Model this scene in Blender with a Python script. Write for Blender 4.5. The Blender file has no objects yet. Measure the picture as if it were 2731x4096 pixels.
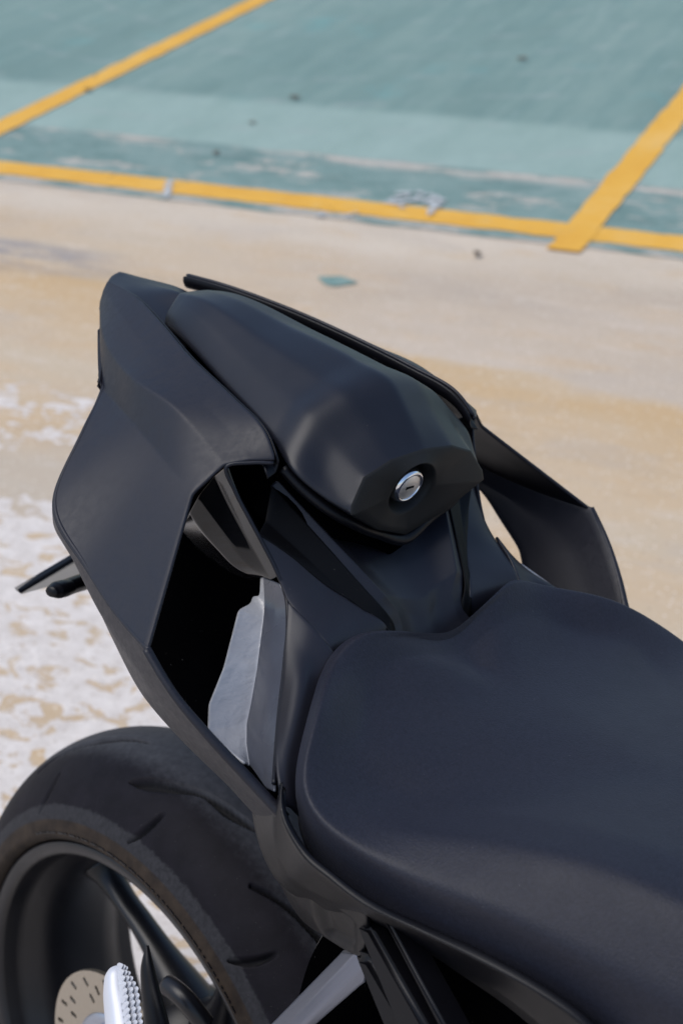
import bpy, math, random
import numpy as np
from mathutils import Matrix, Vector, noise
R = math.radians
scn = bpy.context.scene
# ------------------------------------------------------------------ camera, sky, sun, exposure
cam_d = bpy.data.cameras.new('camera'); cam = bpy.data.objects.new('camera', cam_d)
scn.collection.objects.link(cam); scn.camera = cam
cam.matrix_world = Matrix(((0.691045, -0.351863, 0.631387, 0.838109), (0.721512, 0.388167, -0.573365, -0.517515), (-0.043338, 0.851774, 0.522114, 1.537557), (0.000000, 0.000000, 0.000000, 1.000000)))
cam_d.sensor_fit = 'VERTICAL'; cam_d.sensor_height = 36.0; cam_d.lens = 49.879
cam_d.clip_start = 0.02; cam_d.clip_end = 500
cam_d.dof.use_dof = True; cam_d.dof.focus_distance = 1.04; cam_d.dof.aperture_fstop = 7.0
w = bpy.data.worlds.new('World'); scn.world = w; w.use_nodes = True
nt = w.node_tree; bg = nt.nodes['Background']
SUN_EL, SUN_AZ = R(66), R(205)
sky = nt.nodes.new('ShaderNodeTexSky'); sky.sky_type = 'NISHITA'; sky.sun_disc = False
sky.sun_elevation = SUN_EL; sky.sun_rotation = SUN_AZ
sky.air_density = 1.0; sky.dust_density = 1.6; sky.ozone_density = 2.0
nt.links.new(sky.outputs[0], bg.inputs[0]); bg.inputs[1].default_value = 0.13
sd = bpy.data.lights.new('sun', 'SUN'); sd.energy = 1.8; sd.angle = R(50); sd.color = (1, .97, .92)
sun = bpy.data.objects.new('sun', sd); scn.collection.objects.link(sun)
# sky azimuth: rotation measured from +Y clockwise seen from above
dirv = Vector((math.sin(SUN_AZ)*math.cos(SUN_EL), math.cos(SUN_AZ)*math.cos(SUN_EL), math.sin(SUN_EL)))
sun.rotation_euler = dirv.to_track_quat('Z', 'Y').to_euler(); sun.location = (0, 0, 6)
scn.view_settings.view_transform = 'Standard'; scn.view_settings.look = 'None'
scn.view_settings.gamma = 1; scn.view_settings.exposure = 0.44
scn.cycles.max_bounces = 8

# ------------------------------------------------------------------ node helpers
class M_:
    def __init__(s, name, base=(.5,.5,.5), rough=.5, spec=.5, metal=0.0, coat=0.0):
        s.m = bpy.data.materials.new(name); s.m.use_nodes = True
        s.t = s.m.node_tree; s.b = s.t.nodes['Principled BSDF']
        s.b.inputs['Base Color'].default_value = (*base, 1)
        s.b.inputs['Roughness'].default_value = rough
        s.b.inputs['Specular IOR Level'].default_value = spec
        s.b.inputs['Metallic'].default_value = metal
        s.b.inputs['Coat Weight'].default_value = coat
        s.b.inputs['Coat Roughness'].default_value = .05
        s.co = s.t.nodes.new('ShaderNodeTexCoord')
    def n(s, typ, **kw):
        x = s.t.nodes.new(typ)
        for k, v in kw.items(): setattr(x, k, v)
        return x
    def l(s, a, b): s.t.links.new(a, b)
    def noise(s, scale, detail=4, rough=.55, vec=None, stretch=None, dist=0):
        x = s.n('ShaderNodeTexNoise'); x.inputs['Scale'].default_value = scale
        x.inputs['Detail'].default_value = detail; x.inputs['Roughness'].default_value = rough
        x.inputs['Distortion'].default_value = dist
        v = vec or s.co.outputs['Object']
        if stretch:
            mp = s.n('ShaderNodeMapping'); mp.inputs['Scale'].default_value = stretch[0]
            mp.inputs['Rotation'].default_value = stretch[1] if len(stretch) > 1 else (0,0,0)
            if len(stretch) > 2: mp.inputs['Location'].default_value = stretch[2]
            s.l(v, mp.inputs[0]); v = mp.outputs[0]
        s.l(v, x.inputs['Vector']); return x.outputs['Fac']
    def ramp(s, fac, stops):
        x = s.n('ShaderNodeValToRGB'); e = x.color_ramp.elements
        while len(e) < len(stops): e.new(.5)
        for i, (p, c) in enumerate(stops):
            e[i].position = p; e[i].color = (*c, 1) if not isinstance(c, (int, float)) else (c, c, c, 1)
        s.l(fac, x.inputs[0]); return x.outputs[0]
    def math(s, op, a, b=None, clamp=False):
        x = s.n('ShaderNodeMath', operation=op); x.use_clamp = clamp
        for i, v in enumerate((a, b)):
            if v is None: continue
            if isinstance(v, (int, float)): x.inputs[i].default_value = v
            else: s.l(v, x.inputs[i])
        return x.outputs[0]
    def rng(s, v, a, b, c=0., d=1.):
        x = s.n('ShaderNodeMapRange'); x.interpolation_type = 'SMOOTHSTEP'
        for i, q in enumerate((a, b, c, d)): x.inputs[i+1].default_value = q
        s.l(v, x.inputs[0]); return x.outputs[0]
    def mix(s, fac, a, b):
        x = s.n('ShaderNodeMix', data_type='RGBA')
        if isinstance(fac, (int, float)): x.inputs[0].default_value = fac
        else: s.l(fac, x.inputs[0])
        for i, v in ((6, a), (7, b)):
            if isinstance(v, tuple): x.inputs[i].default_value = (*v, 1)
            else: s.l(v, x.inputs[i])
        return x.outputs[2]
    def bump(s, h, strength=.3, dist=.001):
        x = s.n('ShaderNodeBump'); x.inputs['Strength'].default_value = strength
        x.inputs['Distance'].default_value = dist; s.l(h, x.inputs['Height'])
        prev = s.b.inputs['Normal'].links
        if prev: s.l(prev[0].from_socket, x.inputs['Normal'])
        s.l(x.outputs[0], s.b.inputs['Normal'])
    def col(s, c): s.l(c, s.b.inputs['Base Color'])
    def rough(s, c): s.l(c, s.b.inputs['Roughness'])

def body_mat(name, base, rough, spec=.5, var=.06, grain=900, gstr=.06):
    m = M_(name, base, rough, spec)
    f = m.noise(9, 5, .6)
    m.rough(m.rng(f, .3, .7, rough-var, rough+var))
    g = m.noise(grain, 2)
    d = m.ramp(m.noise(14, 6, .65), [(.3, tuple(c*.85 for c in base)), (.7, tuple(min(1, c*1.2) for c in base))])
    # fine dust specks settled on the surface
    dust = m.rng(m.noise(420, 3, .7), .70, .78)
    m.col(m.mix(m.math('MULTIPLY', dust, .25), d, (.35, .33, .30)))
    m.bump(g, gstr, .0006)
    return m.m
MAT = {}
MAT['paint'] = body_mat('matte_black_paint', (.0068,.0072,.0118), .42, .32)
MAT['cowl'] = body_mat('satin_black_paint', (.0070,.0078,.0125), .41, .34)
MAT['plastic'] = body_mat('moulded_black_plastic', (.0030,.0030,.0045), .38, .22, .07, 1500, .12)
MAT['trim'] = body_mat('matte_trim_plastic', (.0110,.0112,.0165), .42, .38)
MAT['recess2'] = body_mat('shaded_inner_plastic', (.0060,.0052,.0075), .5, .22)  # darker than the outer side: shade painted into the colour
MAT['recess'] = body_mat('shade_dark_recess_plastic', (.0018,.0018,.0024), .5, .14)  # shade of the recess wall painted as a near-black base
MAT['inner'] = body_mat('shade_black_inner_plastic', (.0009,.0009,.0011), .9, .0)  # black base puts the deep shade inside and underneath into the colour
MAT['face'] = body_mat('charcoal_end_plastic', (.008,.0078,.0075), .60, .3)
def wing_mat():
    m = M_('brushed_matte_black_panel', (.02,.022,.03), .48, .38)
    streak = m.noise(60, 4, .6, stretch=((3, .25, 3), (0,0,R(10))))
    fine = m.noise(260, 3, .7, stretch=((4, .12, 4), (0,0,R(10))))
    m.rough(m.rng(m.math('ADD', m.math('MULTIPLY', streak, .5), m.math('MULTIPLY', fine, .5)), .35, .65, .42, .56))
    m.col(m.ramp(fine, [(.35, (.0055,.0056,.0098)), (.68, (.0100,.0102,.0168))]))
    m.bump(m.noise(1200, 2), .06, .0006)
    return m.m
MAT['wing'] = wing_mat()
def seat_mat():
    m = M_('textured_black_seat_vinyl', (.02,.024,.036), .58, .32)
    m.b.inputs['Sheen Weight'].default_value = .06
    m.b.inputs['Sheen Roughness'].default_value = .5
    m.b.inputs['Sheen Tint'].default_value = (.6,.65,.85,1)
    v = m.n('ShaderNodeTexVoronoi'); v.inputs['Scale'].default_value = 650
    m.l(m.co.outputs['Object'], v.inputs['Vector'])
    h = m.math('ADD', v.outputs['Distance'], m.math('MULTIPLY', m.noise(500, 4), .6))
    m.bump(h, .20, .0008)
    f = m.noise(6, 6, .7)
    m.rough(m.rng(f, .3, .7, .50, .62))
    dust = m.rng(m.noise(600, 2, .6), .74, .80)
    base = m.ramp(m.noise(400, 3, .7), [(.3, (.0058,.0062,.0118)), (.7, (.0115,.0124,.0215))])
    m.col(m.mix(m.math('MULTIPLY', dust, .3), base, (.3,.3,.3)))
    return m.m
MAT['seat'] = seat_mat()
MAT['gloss'] = M_('glossy_black_duct_plastic', (.006,.006,.007), .10, .42, 0, .0).m
def duct_mat():
    m = M_('sky_bright_duct_plastic', (.20,.21,.25), .30, .7)  # sky reflection on the upward ledge painted as a paler base colour
    f = m.noise(25, 4, .5, stretch=((1,1,2.5),))
    m.col(m.ramp(f, [(.3, (.30,.30,.315)), (.7, (.40,.40,.41))]))
    m.bump(f, .5, .01)
    m.rough(m.rng(m.noise(60, 3), .3, .7, .22, .4))
    return m.m
MAT['duct'] = duct_mat(); MAT['satin'] = body_mat('satin_duct_plastic', (.055,.060,.078), .26, .7)  # satin: darker copy for the duct wall turned from the sky
def metal(name, base, rough, scratch=True):
    m = M_(name, base, rough, .5, 1.0)
    f = m.noise(400, 3, .6)
    m.rough(m.rng(f, .3, .7, rough*.85, rough*1.15)); m.bump(f, .03, .0003)
    return m.m
MAT['chrome'] = metal('bright_polished_metal', (.80,.80,.82), .14)
MAT['lockface'] = metal('brushed_lock_steel', (.84,.78,.71), .55)
MAT['steel'] = metal('ground_brake_steel', (.46,.41,.34), .42)
MAT['alu'] = M_('white_cast_aluminium', (.52,.53,.57), .42, .6, .15).m
MAT['silver'] = M_('grey_anodised_bar', (.22,.24,.30), .36, .5, 1.0).m
MAT['carrier'] = metal('blue_grey_disc_carrier', (.42,.45,.52), .40)
MAT['rim'] = body_mat('satin_black_wheel', (.006,.006,.008), .36, .4)
MAT['hole'] = M_('black_recess', (.004,.004,.004), .8, .2).m
MAT['red'] = M_('red_rubber_grommet', (.35,.03,.02), .4).m
MAT['lamp'] = M_('dark_smoked_lens', (.010,.007,.009), .3, .3).m
MAT['plate'] = body_mat('worn_grey_plate', (.20,.185,.165), .5)
def tyre_mat():
    m = M_('worn_tyre_rubber', (.03,.03,.034), .62, .10)
    sep = m.n('ShaderNodeSeparateXYZ'); m.l(m.co.outputs['Object'], sep.inputs[0])
    x, y, z = sep.outputs
    ay = m.math('ABSOLUTE', y)
    r = m.math('SQRT', m.math('ADD', m.math('MULTIPLY', x, x), m.math('MULTIPLY', z, z)))
    ang = m.math('ARCTAN2', z, x)
    cv = m.n('ShaderNodeCombineXYZ'); m.l(m.math('MULTIPLY', ang, .3), cv.inputs[0]); m.l(ay, cv.inputs[1]); m.l(r, cv.inputs[2])
    jag = m.noise(170, 4, .6, cv.outputs[0])
    edge = m.math('ADD', r, m.math('MULTIPLY', m.math('SUBTRACT', jag, .5), .007))
    # tread: dark scrubbed shoulder, greyer worn crown, paler unscrubbed strip by the sidewall
    scrub = m.ramp(m.noise(40, 5, .6, cv.outputs[0]), [(.3, (.0045,.0040,.0060)), (.7, (.0085,.0075,.0110))])
    crown = m.ramp(m.noise(150, 5, .65, cv.outputs[0]), [(.3, (.027,.028,.033)), (.7, (.046,.047,.054))])
    pale = m.ramp(m.noise(220, 4, .6, cv.outputs[0]), [(.3, (.017,.017,.0195)), (.7, (.029,.0285,.0325))])
    wall = m.ramp(m.noise(60, 4, .6, cv.outputs[0]), [(.3, (.016,.012,.010)), (.7, (.036,.026,.019))])
    crownf = m.rng(m.math('ADD', ay, m.math('MULTIPLY', m.math('SUBTRACT', jag, .5), .02)), .052, .026)
    c = m.mix(crownf, scrub, crown)
    c = m.mix(m.rng(edge, .2790, .2760), c, pale)
    c = m.mix(m.rng(r, .2655, .2635), c, wall)
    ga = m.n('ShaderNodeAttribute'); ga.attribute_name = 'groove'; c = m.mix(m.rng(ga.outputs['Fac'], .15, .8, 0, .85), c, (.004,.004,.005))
    speck = m.rng(m.noise(700, 2, .6, cv.outputs[0]), .71, .78)
    m.col(m.mix(m.math('MULTIPLY', speck, .35), c, (.25,.24,.22)))
    m.bump(m.noise(500, 4, .7), .25, .0008)
    m.bump(m.noise(120, 3, .6, cv.outputs[0], stretch=((1,.3,.3),)), .15, .0012)
    return m.m
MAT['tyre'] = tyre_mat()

# ------------------------------------------------------------------ mesh helpers
def link(o): scn.collection.objects.link(o); return o
def mesh_obj(name, verts, faces, mat, parent=None, smooth=True, label=None):
    me = bpy.data.meshes.new(name)
    me.from_pydata([tuple(map(float, v)) for v in verts], [], [tuple(int(i) for i in f) for f in faces])
    me.polygons.foreach_set('use_smooth', [smooth]*len(me.polygons))
    me.materials.append(MAT[mat] if isinstance(mat, str) else mat)
    import bmesh
    bm = bmesh.new(); bm.from_mesh(me); bmesh.ops.remove_doubles(bm, verts=bm.verts, dist=1e-6)
    bmesh.ops.recalc_face_normals(bm, faces=bm.faces); bm.to_mesh(me); bm.free()
    me.update()
    o = link(bpy.data.objects.new(name, me)); o.parent = parent
    if label: o['label'] = label
    return o
def empty(name, parent=None, loc=(0,0,0)):
    o = link(bpy.data.objects.new(name, None)); o.empty_display_size = .05; o.parent = parent; o.location = loc
    return o
CB = np.array((0.8381, -0.7729, 1.0727))      # camera position in the motorcycle's own frame
def reray(p, k):
    p = np.array(p); y = p[1]*k; t = (y-CB[1])/(p[1]-CB[1]) if abs(p[1]-CB[1]) > 1e-6 else 1
    return tuple(CB+(p-CB)*t)
def cr(P, n):
    """Catmull-Rom resample of polyline array (k, ...) to n points, chordal parameter."""
    P = np.asarray(P, float); k = len(P)
    if k == 2: return P[0] + np.linspace(0, 1, n)[:, None, None]*(P[1]-P[0]) if P.ndim == 3 else P[0]+np.linspace(0,1,n)[:,None]*(P[1]-P[0])
    d = np.array([np.sqrt(((P[i+1]-P[i])**2).sum(-1)).mean() for i in range(k-1)]) + 1e-9
    t = np.concatenate([[0], np.cumsum(d)]); s = np.linspace(0, t[-1], n)
    m = np.zeros_like(P)
    for i in range(1, k-1):
        a = (P[i]-P[i-1])/d[i-1]; b = (P[i+1]-P[i])/d[i]
        m[i] = (a*d[i]+b*d[i-1])/(d[i]+d[i-1])
    m[0] = (P[1]-P[0])/d[0]*1.5-m[1]*.5; m[-1] = (P[-1]-P[-2])/d[-1]*1.5-m[-2]*.5
    out = []
    for q in s:
        i = min(max(np.searchsorted(t, q)-1, 0), k-2); h = d[i]; u = (q-t[i])/h
        out.append((2*u**3-3*u**2+1)*P[i]+(u**3-2*u**2+u)*h*m[i]+(-2*u**3+3*u**2)*P[i+1]+(u**3-u**2)*h*m[i+1])
    return np.array(out)
def lin(P, n):
    P = np.asarray(P, float); k = len(P)
    d = np.array([np.sqrt(((P[i+1]-P[i])**2).sum(-1)).mean() for i in range(k-1)]) + 1e-9
    t = np.concatenate([[0], np.cumsum(d)]); s = list(np.linspace(0, t[-1], n))
    for q in t[1:-1]:                       # keep the creases on a grid line
        j = int(np.argmin([abs(x-q) for x in s[1:-1]]))+1; s[j] = q
    out = []
    for q in s:
        i = min(max(np.searchsorted(t, q)-1, 0), k-2); u = (q-t[i])/d[i]
        out.append(P[i]*(1-u)+P[i+1]*u)
    return np.array(out)
def smooth_grid(G, it, wrap_v=False):
    for _ in range(it):
        H = G.copy()
        if wrap_v:
            H[1:-1] = G[1:-1]*.5+(np.roll(G,1,1)[1:-1]+np.roll(G,-1,1)[1:-1]+G[:-2]+G[2:])*.125
        else:
            H[1:-1,1:-1] = G[1:-1,1:-1]*.5+(G[:-2,1:-1]+G[2:,1:-1]+G[1:-1,:-2]+G[1:-1,2:])*.125
            for e in (0, -1):
                H[e,1:-1] = G[e,1:-1]*.5+(G[e,:-2]+G[e,2:])*.25
                H[1:-1,e] = G[1:-1,e]*.5+(G[:-2,e]+G[2:,e])*.25
        G = H
    return G
def grid(rows, nu=40, nv=40, fu='cr', fv='lin', it=4, wrap=False):
    A = np.asarray(rows, float)
    if wrap: A = np.concatenate([A, A[:, :1]], 1)
    A = (cr if fu == 'cr' else lin)(A, nu)
    A = np.swapaxes((cr if fv == 'cr' else lin)(np.swapaxes(A, 0, 1), nv), 0, 1)
    if wrap: A = A[:, :-1]
    return smooth_grid(A, it, wrap)
def normals(G):
    du = np.gradient(G, axis=0); dv = np.gradient(G, axis=1); n = np.cross(du, dv)
    return n/(np.linalg.norm(n, axis=2, keepdims=True)+1e-12)
def sheet(name, G, mat, parent, th=.0025, flip=1, mirror=False, label=None, back=None):
    """turn a grid into a sheet of real thickness with rolled rim; body lies on the -flip*normal side"""
    G = G.copy(); N = normals(G)*flip
    nu, nv = G.shape[:2]; Bt = G - N*th
    V = [*G.reshape(-1,3), *Bt.reshape(-1,3)]; F = []
    id_ = lambda i,j,b=0: b*nu*nv+i*nv+j
    for i in range(nu-1):
        for j in range(nv-1):
            F.append((id_(i,j), id_(i+1,j), id_(i+1,j+1), id_(i,j+1)))
            F.append((id_(i,j,1), id_(i,j+1,1), id_(i+1,j+1,1), id_(i+1,j,1)))
    loop = [(i,0) for i in range(nu-1)]+[(nu-1,j) for j in range(nv-1)]+[(i,nv-1) for i in range(nu-1,0,-1)]+[(0,j) for j in range(nv-1,0,-1)]
    def inward(i,j):
        a = G[min(max(i,1),nu-2), min(max(j,1),nv-2)]-G[i,j]; n = N[i,j]; a = a-n*(a@n); return -a/(np.linalg.norm(a)+1e-9)
    rings = [[id_(i,j) for i,j in loop]]
    for k in (1,2,3):
        a = math.pi*k/4; ring = []
        for i,j in loop:
            c = G[i,j]-N[i,j]*th/2; V.append(c+N[i,j]*th/2*math.cos(a)+inward(i,j)*th/2*math.sin(a)); ring.append(len(V)-1)
        rings.append(ring)
    rings.append([id_(i,j,1) for i,j in loop])
    L = len(loop)
    for a, b in zip(rings[:-1], rings[1:]):
        for q in range(L): F.append((a[q], a[(q+1)%L], b[(q+1)%L], b[q]))
    V = np.array(V)
    if mirror: V = V*[1,-1,1]
    o = mesh_obj(name, V, F, mat, parent, True, label)
    if back:                # inner face, its shade painted as a darker plastic
        o.data.materials.append(MAT[back]); mi = np.zeros(len(o.data.polygons), dtype=np.int32); mi[1:2*(nu-1)*(nv-1):2] = 1
        o.data.polygons.foreach_set('material_index', mi)
    return o
def loft(name, G, mat, parent, cap0=True, cap1=True, label=None):
    nu, nv = G.shape[:2]; V = list(G.reshape(-1,3)); F = []
    for i in range(nu-1):
        for j in range(nv):
            F.append((i*nv+j, i*nv+(j+1)%nv, (i+1)*nv+(j+1)%nv, (i+1)*nv+j))
    for e, c in ((0,cap0),(nu-1,cap1)):
        if c:
            V.append(G[e].mean(0)); k = len(V)-1
            for j in range(nv): F.append((e*nv+j, e*nv+(j+1)%nv, k))
    return mesh_obj(name, V, F, mat, parent, True, label)
def tube(name, pts, rad, mat, parent, n=10, seg=40, flat=None, label=None):
    C = cr(np.array(pts, float), seg) if len(pts) > 2 else lin(pts, seg)
    rad = np.interp(np.linspace(0,1,len(C)), np.linspace(0,1,len(rad)), rad) if hasattr(rad,'__len__') else np.full(len(C), rad)
    T = np.gradient(C, axis=0); T /= np.linalg.norm(T, axis=1)[:,None]
    up = np.array([0,0,1.]) if abs(T[0][2]) < .9 else np.array([0,1.,0]); rows = []
    for c, t, r in zip(C, T, rad):
        a = np.cross(t, up); a /= np.linalg.norm(a); b = np.cross(a, t); up = b
        rows.append([c+r*(a*math.cos(2*math.pi*k/n)+b*math.sin(2*math.pi*k/n)*(flat or 1)) for k in range(n)])
    return loft(name, np.array(rows), mat, parent, label=label)
def lathe(name, prof, mat, parent, n=96, axis='y', centre=(0,0,0), a0=0, a1=2*math.pi, closed=True, label=None):
    V = []; F = []; k = len(prof); full = abs(a1-a0-2*math.pi) < 1e-6; N = n if full else n+1
    for i in range(N):
        a = a0+(a1-a0)*i/n
        for r, y in prof: V.append((centre[0]+r*math.cos(a), centre[1]+y, centre[2]+r*math.sin(a)))
    for i in range(n):
        i2 = (i+1) % N
        for j in range(k if closed else k-1):
            F.append((i*k+j, i2*k+j, i2*k+(j+1)%k, i*k+(j+1)%k))
    return mesh_obj(name, V, F, mat, parent, True, label)
def sharp(o, deg=35):
    o.data.set_sharp_from_angle(angle=R(deg)); return o
def prism(name, poly, vec, mat, parent, bevel=.001, label=None):
    """solid from a 3-D polygon extruded by vec, bevelled"""
    import bmesh
    poly = [Vector(p) for p in poly]; bm = bmesh.new(); v0 = [bm.verts.new(p) for p in poly]; v1 = [bm.verts.new(p+Vector(vec)) for p in poly]
    n = len(poly); bm.faces.new(v0); bm.faces.new(v1[::-1])
    for i in range(n): bm.faces.new((v0[i], v1[i], v1[(i+1)%n], v0[(i+1)%n]))
    bmesh.ops.recalc_face_normals(bm, faces=bm.faces)
    bmesh.ops.bevel(bm, geom=bm.edges[:], offset=bevel, segments=2, affect='EDGES', clamp_overlap=True)
    me = bpy.data.meshes.new(name); bm.to_mesh(me); bm.free(); me.materials.append(MAT[mat])
    me.polygons.foreach_set('use_smooth', [True]*len(me.polygons)); me.set_sharp_from_angle(angle=R(40))
    o = link(bpy.data.objects.new(name, me)); o.parent = parent
    if label: o['label'] = label
    return o
def mir(p): return (p[0], -p[1], p[2])

# ------------------------------------------------------------------ the ground
UA = R(21.8)
def ground_mats():
    m = M_('stained_parking_concrete', rough=.85, spec=.3)
    mp = m.n('ShaderNodeMapping', vector_type='POINT'); mp.inputs['Rotation'].default_value = (0,0,-UA)
    m.l(m.co.outputs['Object'], mp.inputs[0]); V = mp.outputs[0]
    sep = m.n('ShaderNodeSeparateXYZ'); m.l(V, sep.inputs[0]); U, W = sep.outputs[0], sep.outputs[1]
    wob = m.noise(1.6, 5, .6, V, stretch=((1, .6, 1),))
    vv = m.math('ADD', W, m.math('MULTIPLY', m.math('SUBTRACT', wob, .5), .30))
    vo = m.math('ADD', vv, m.math('MULTIPLY', U, .14))
    big = m.noise(1.5, 6, .68, V, stretch=((.55, 2.0, 1),))
    near = m.ramp(big, [(.30, (.44,.325,.20)), (.46, (.52,.395,.26)), (.60, (.50,.405,.29)), (.75, (.56,.46,.345))])
    far = m.ramp(big, [(.30, (.41,.34,.265)), (.48, (.475,.39,.30)), (.62, (.505,.42,.33)), (.78, (.56,.475,.385))])
    cream = m.ramp(big, [(.3, (.50,.42,.325)), (.7, (.585,.505,.405))])
    tan = m.mix(m.math('MULTIPLY', m.rng(vo, 2.12, 2.17), m.rng(m.math('ADD', U, m.math('MULTIPLY', wob, 1.2)), -1.2, .1, .25, 1)), near, far)
    tan = m.mix(m.rng(vv, 2.72, 2.90), tan, cream)
    # ochre tide mark just below the edge, fading towards the machine
    och = m.math('MULTIPLY', m.math('MULTIPLY', m.rng(vo, 2.165, 2.12), m.rng(vo, 1.75, 2.12)), m.rng(m.noise(3, 5, .65, V, stretch=((.5,1.5,1),)), .36, .6, .2, .85))
    tan = m.mix(och, tan, (.50,.335,.165))
    # cloudy grey and orange stains of several sizes
    st1 = m.rng(m.noise(2.6, 6, .72, V, stretch=((.6, 1.7, 1), (0,0,R(9)))), .50, .66, 0, .42)
    tan = m.mix(st1, tan, (.43,.37,.31))
    st2 = m.rng(m.noise(5.5, 6, .72, V, stretch=((.6, 1.5, 1), (0,0,R(-12)), (3,1,0))), .50, .68, 0, .45)
    tan = m.mix(st2, tan, (.52,.36,.20))
    st3 = m.rng(m.noise(9, 6, .75, V, stretch=((.5, 1.5, 1), (0,0,R(5)), (7,2,0))), .54, .68, 0, .38)
    tan = m.mix(st3, tan, (.61,.54,.46))
    gs = m.math('MULTIPLY', m.rng(m.math('ABSOLUTE', m.math('SUBTRACT', vv, 1.36)), .22, .06), m.rng(U, -.2, -1.0))
    tan = m.mix(m.math('MULTIPLY', gs, .55), tan, (.42,.385,.335))
    # dark blue-grey oil smudge on the left
    du = m.math('ADD', U, 2.15); dv = m.math('SUBTRACT', W, 2.48)
    rr = m.math('SQRT', m.math('ADD', m.math('MULTIPLY', m.math('MULTIPLY', du, du), .35), m.math('MULTIPLY', m.math('MULTIPLY', dv, dv), 5.0)))
    sm = m.math('MULTIPLY', m.rng(rr, .40, .06), m.rng(m.noise(7, 6, .7, V, stretch=((.35,1.6,1),)), .42, .60))
    tan = m.mix(m.math('MULTIPLY', sm, .85), tan, (.16,.18,.22))
    # flaking pale lime: a loose cluster far left, then dense beneath the machine
    patch = m.noise(17, 8, .62, V, stretch=((.75, 1.25, 1), (0,0,R(-14))), dist=.9)
    dense = m.math('MULTIPLY', m.rng(vv, 1.34, 1.16), .135)
    clus = m.math('MULTIPLY', m.math('MULTIPLY', m.rng(m.math('ABSOLUTE', m.math('SUBTRACT', vv, 1.62)), .26, .10), m.rng(U, -1.10, -1.32)), .045)
    z = m.math('MAXIMUM', dense, clus)
    on = m.rng(z, .012, .03)
    spk = m.math('MULTIPLY', m.noise(60, 4, .7, V), .06)
    th = m.math('ADD', m.math('ADD', patch, z), spk)
    bl = m.math('MULTIPLY', m.rng(th, .588, .622), on)
    limec = m.ramp(m.noise(26, 6, .7, V), [(.3, (.52,.475,.435)), (.7, (.70,.655,.615))])
    c = m.mix(bl, tan, limec)
    edgeb = m.math('MULTIPLY', m.math('MULTIPLY', m.rng(th, .572, .592), m.math('SUBTRACT', 1.0, bl)), on)
    c = m.mix(m.math('MULTIPLY', edgeb, .35), c, (.40,.27,.15))
    # exposed aggregate
    vor = m.n('ShaderNodeTexVoronoi'); vor.inputs['Scale'].default_value = 110; m.l(V, vor.inputs['Vector'])
    wh = m.n('ShaderNodeSeparateXYZ'); m.l(vor.outputs['Color'], wh.inputs[0])
    pal = m.math('MULTIPLY', m.rng(wh.outputs[0], .80, .86), m.rng(vor.outputs['Distance'], .42, .25))
    drk = m.math('MULTIPLY', m.rng(wh.outputs[1], .84, .90), m.rng(vor.outputs['Distance'], .42, .25))
    c = m.mix(m.math('MULTIPLY', pal, .55), c, (.76,.70,.62))
    c = m.mix(m.math('MULTIPLY', drk, .45), c, (.27,.20,.14))
    grit = m.noise(260, 4, .75, V)
    c = m.mix(m.rng(grit, .3, .7, 0, .30), c, (.33,.25,.18))
    m.col(c); m.bump(grit, .45, .002); m.bump(bl, .4, .0015)
    conc = m.m
    # green bay paint
    m = M_('worn_green_bay_paint', rough=.8, spec=.3)
    mp = m.n('ShaderNodeMapping', vector_type='POINT'); mp.inputs['Rotation'].default_value = (0,0,-UA)
    m.l(m.co.outputs['Object'], mp.inputs[0]); V = mp.outputs[0]
    sep = m.n('ShaderNodeSeparateXYZ'); m.l(V, sep.inputs[0]); U, W = sep.outputs[0], sep.outputs[1]
    wob = m.math('ADD', W, m.math('MULTIPLY', m.math('SUBTRACT', m.noise(1.2, 6, .65, V), .5), .12))
    big = m.noise(1.0, 6, .68, V, stretch=((1.8, .40, 1), (0,0,R(-14))))
    g = m.ramp(big, [(.30, (.125,.200,.178)), (.48, (.18,.268,.238)), (.62, (.215,.30,.265)), (.78, (.27,.355,.315))])
    strk = m.noise(4.5, 6, .75, V, stretch=((2.6, .30, 1), (0,0,R(-20))))
    g = m.mix(m.rng(strk, .42, .66, 0, .6), g, (.125,.215,.200))
    strk2 = m.noise(3.2, 6, .75, V, stretch=((2.6, .30, 1), (0,0,R(-26)), (4,9,0)))
    g = m.mix(m.rng(strk2, .56, .70, 0, .55), g, (.32,.40,.37))
    g = m.mix(m.rng(m.noise(2.2, 5, .65, V, stretch=((1,1,1),(0,0,0),(5,3,0))), .57, .70, 0, .5), g, (.135,.315,.300))
    belt = m.math('MULTIPLY', m.rng(wob, 3.625, 3.645), m.rng(wob, 4.25, 4.12))
    beltc = m.ramp(m.noise(3, 6, .7, V, stretch=((1.6,.6,1),)), [(.35, (.265,.36,.315)), (.7, (.335,.43,.385))])
    g = m.mix(m.math('MULTIPLY', belt, .8), g, beltc)
    old = m.ramp(m.noise(5, 6, .75, V, stretch=((.8,1.4,1),)), [(.35, (.115,.190,.172)), (.5, (.17,.255,.232)), (.7, (.24,.315,.285))])
    g = m.mix(m.rng(wob, 3.645, 3.625), g, old)
    # rubbed through to pinkish concrete along the coat edge and in blotches
    edge = m.math('MULTIPLY', m.math('MULTIPLY', m.rng(wob, 3.525, 3.60), m.rng(wob, 3.640, 3.625)), m.rng(m.noise(2.6, 6, .75, V, stretch=((.5, 1.8, 1), (0,0,0), (2,0,0))), .46, .52))
    blo = m.math('MULTIPLY', m.math('MULTIPLY', m.rng(wob, 3.20, 3.32), m.rng(wob, 3.62, 3.50)), m.rng(m.noise(4.2, 7, .75, V, stretch=((.55, 1.5, 1), (0,0,0), (1,4,0))), .535, .60))
    chips = m.math('MULTIPLY', m.rng(W, 3.13, 3.10), m.rng(m.noise(6, 6, .75, V, stretch=((.4,1.5,1),)), .47, .53))
    rub = m.math('MAXIMUM', m.math('MAXIMUM', edge, blo), chips)
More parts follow.
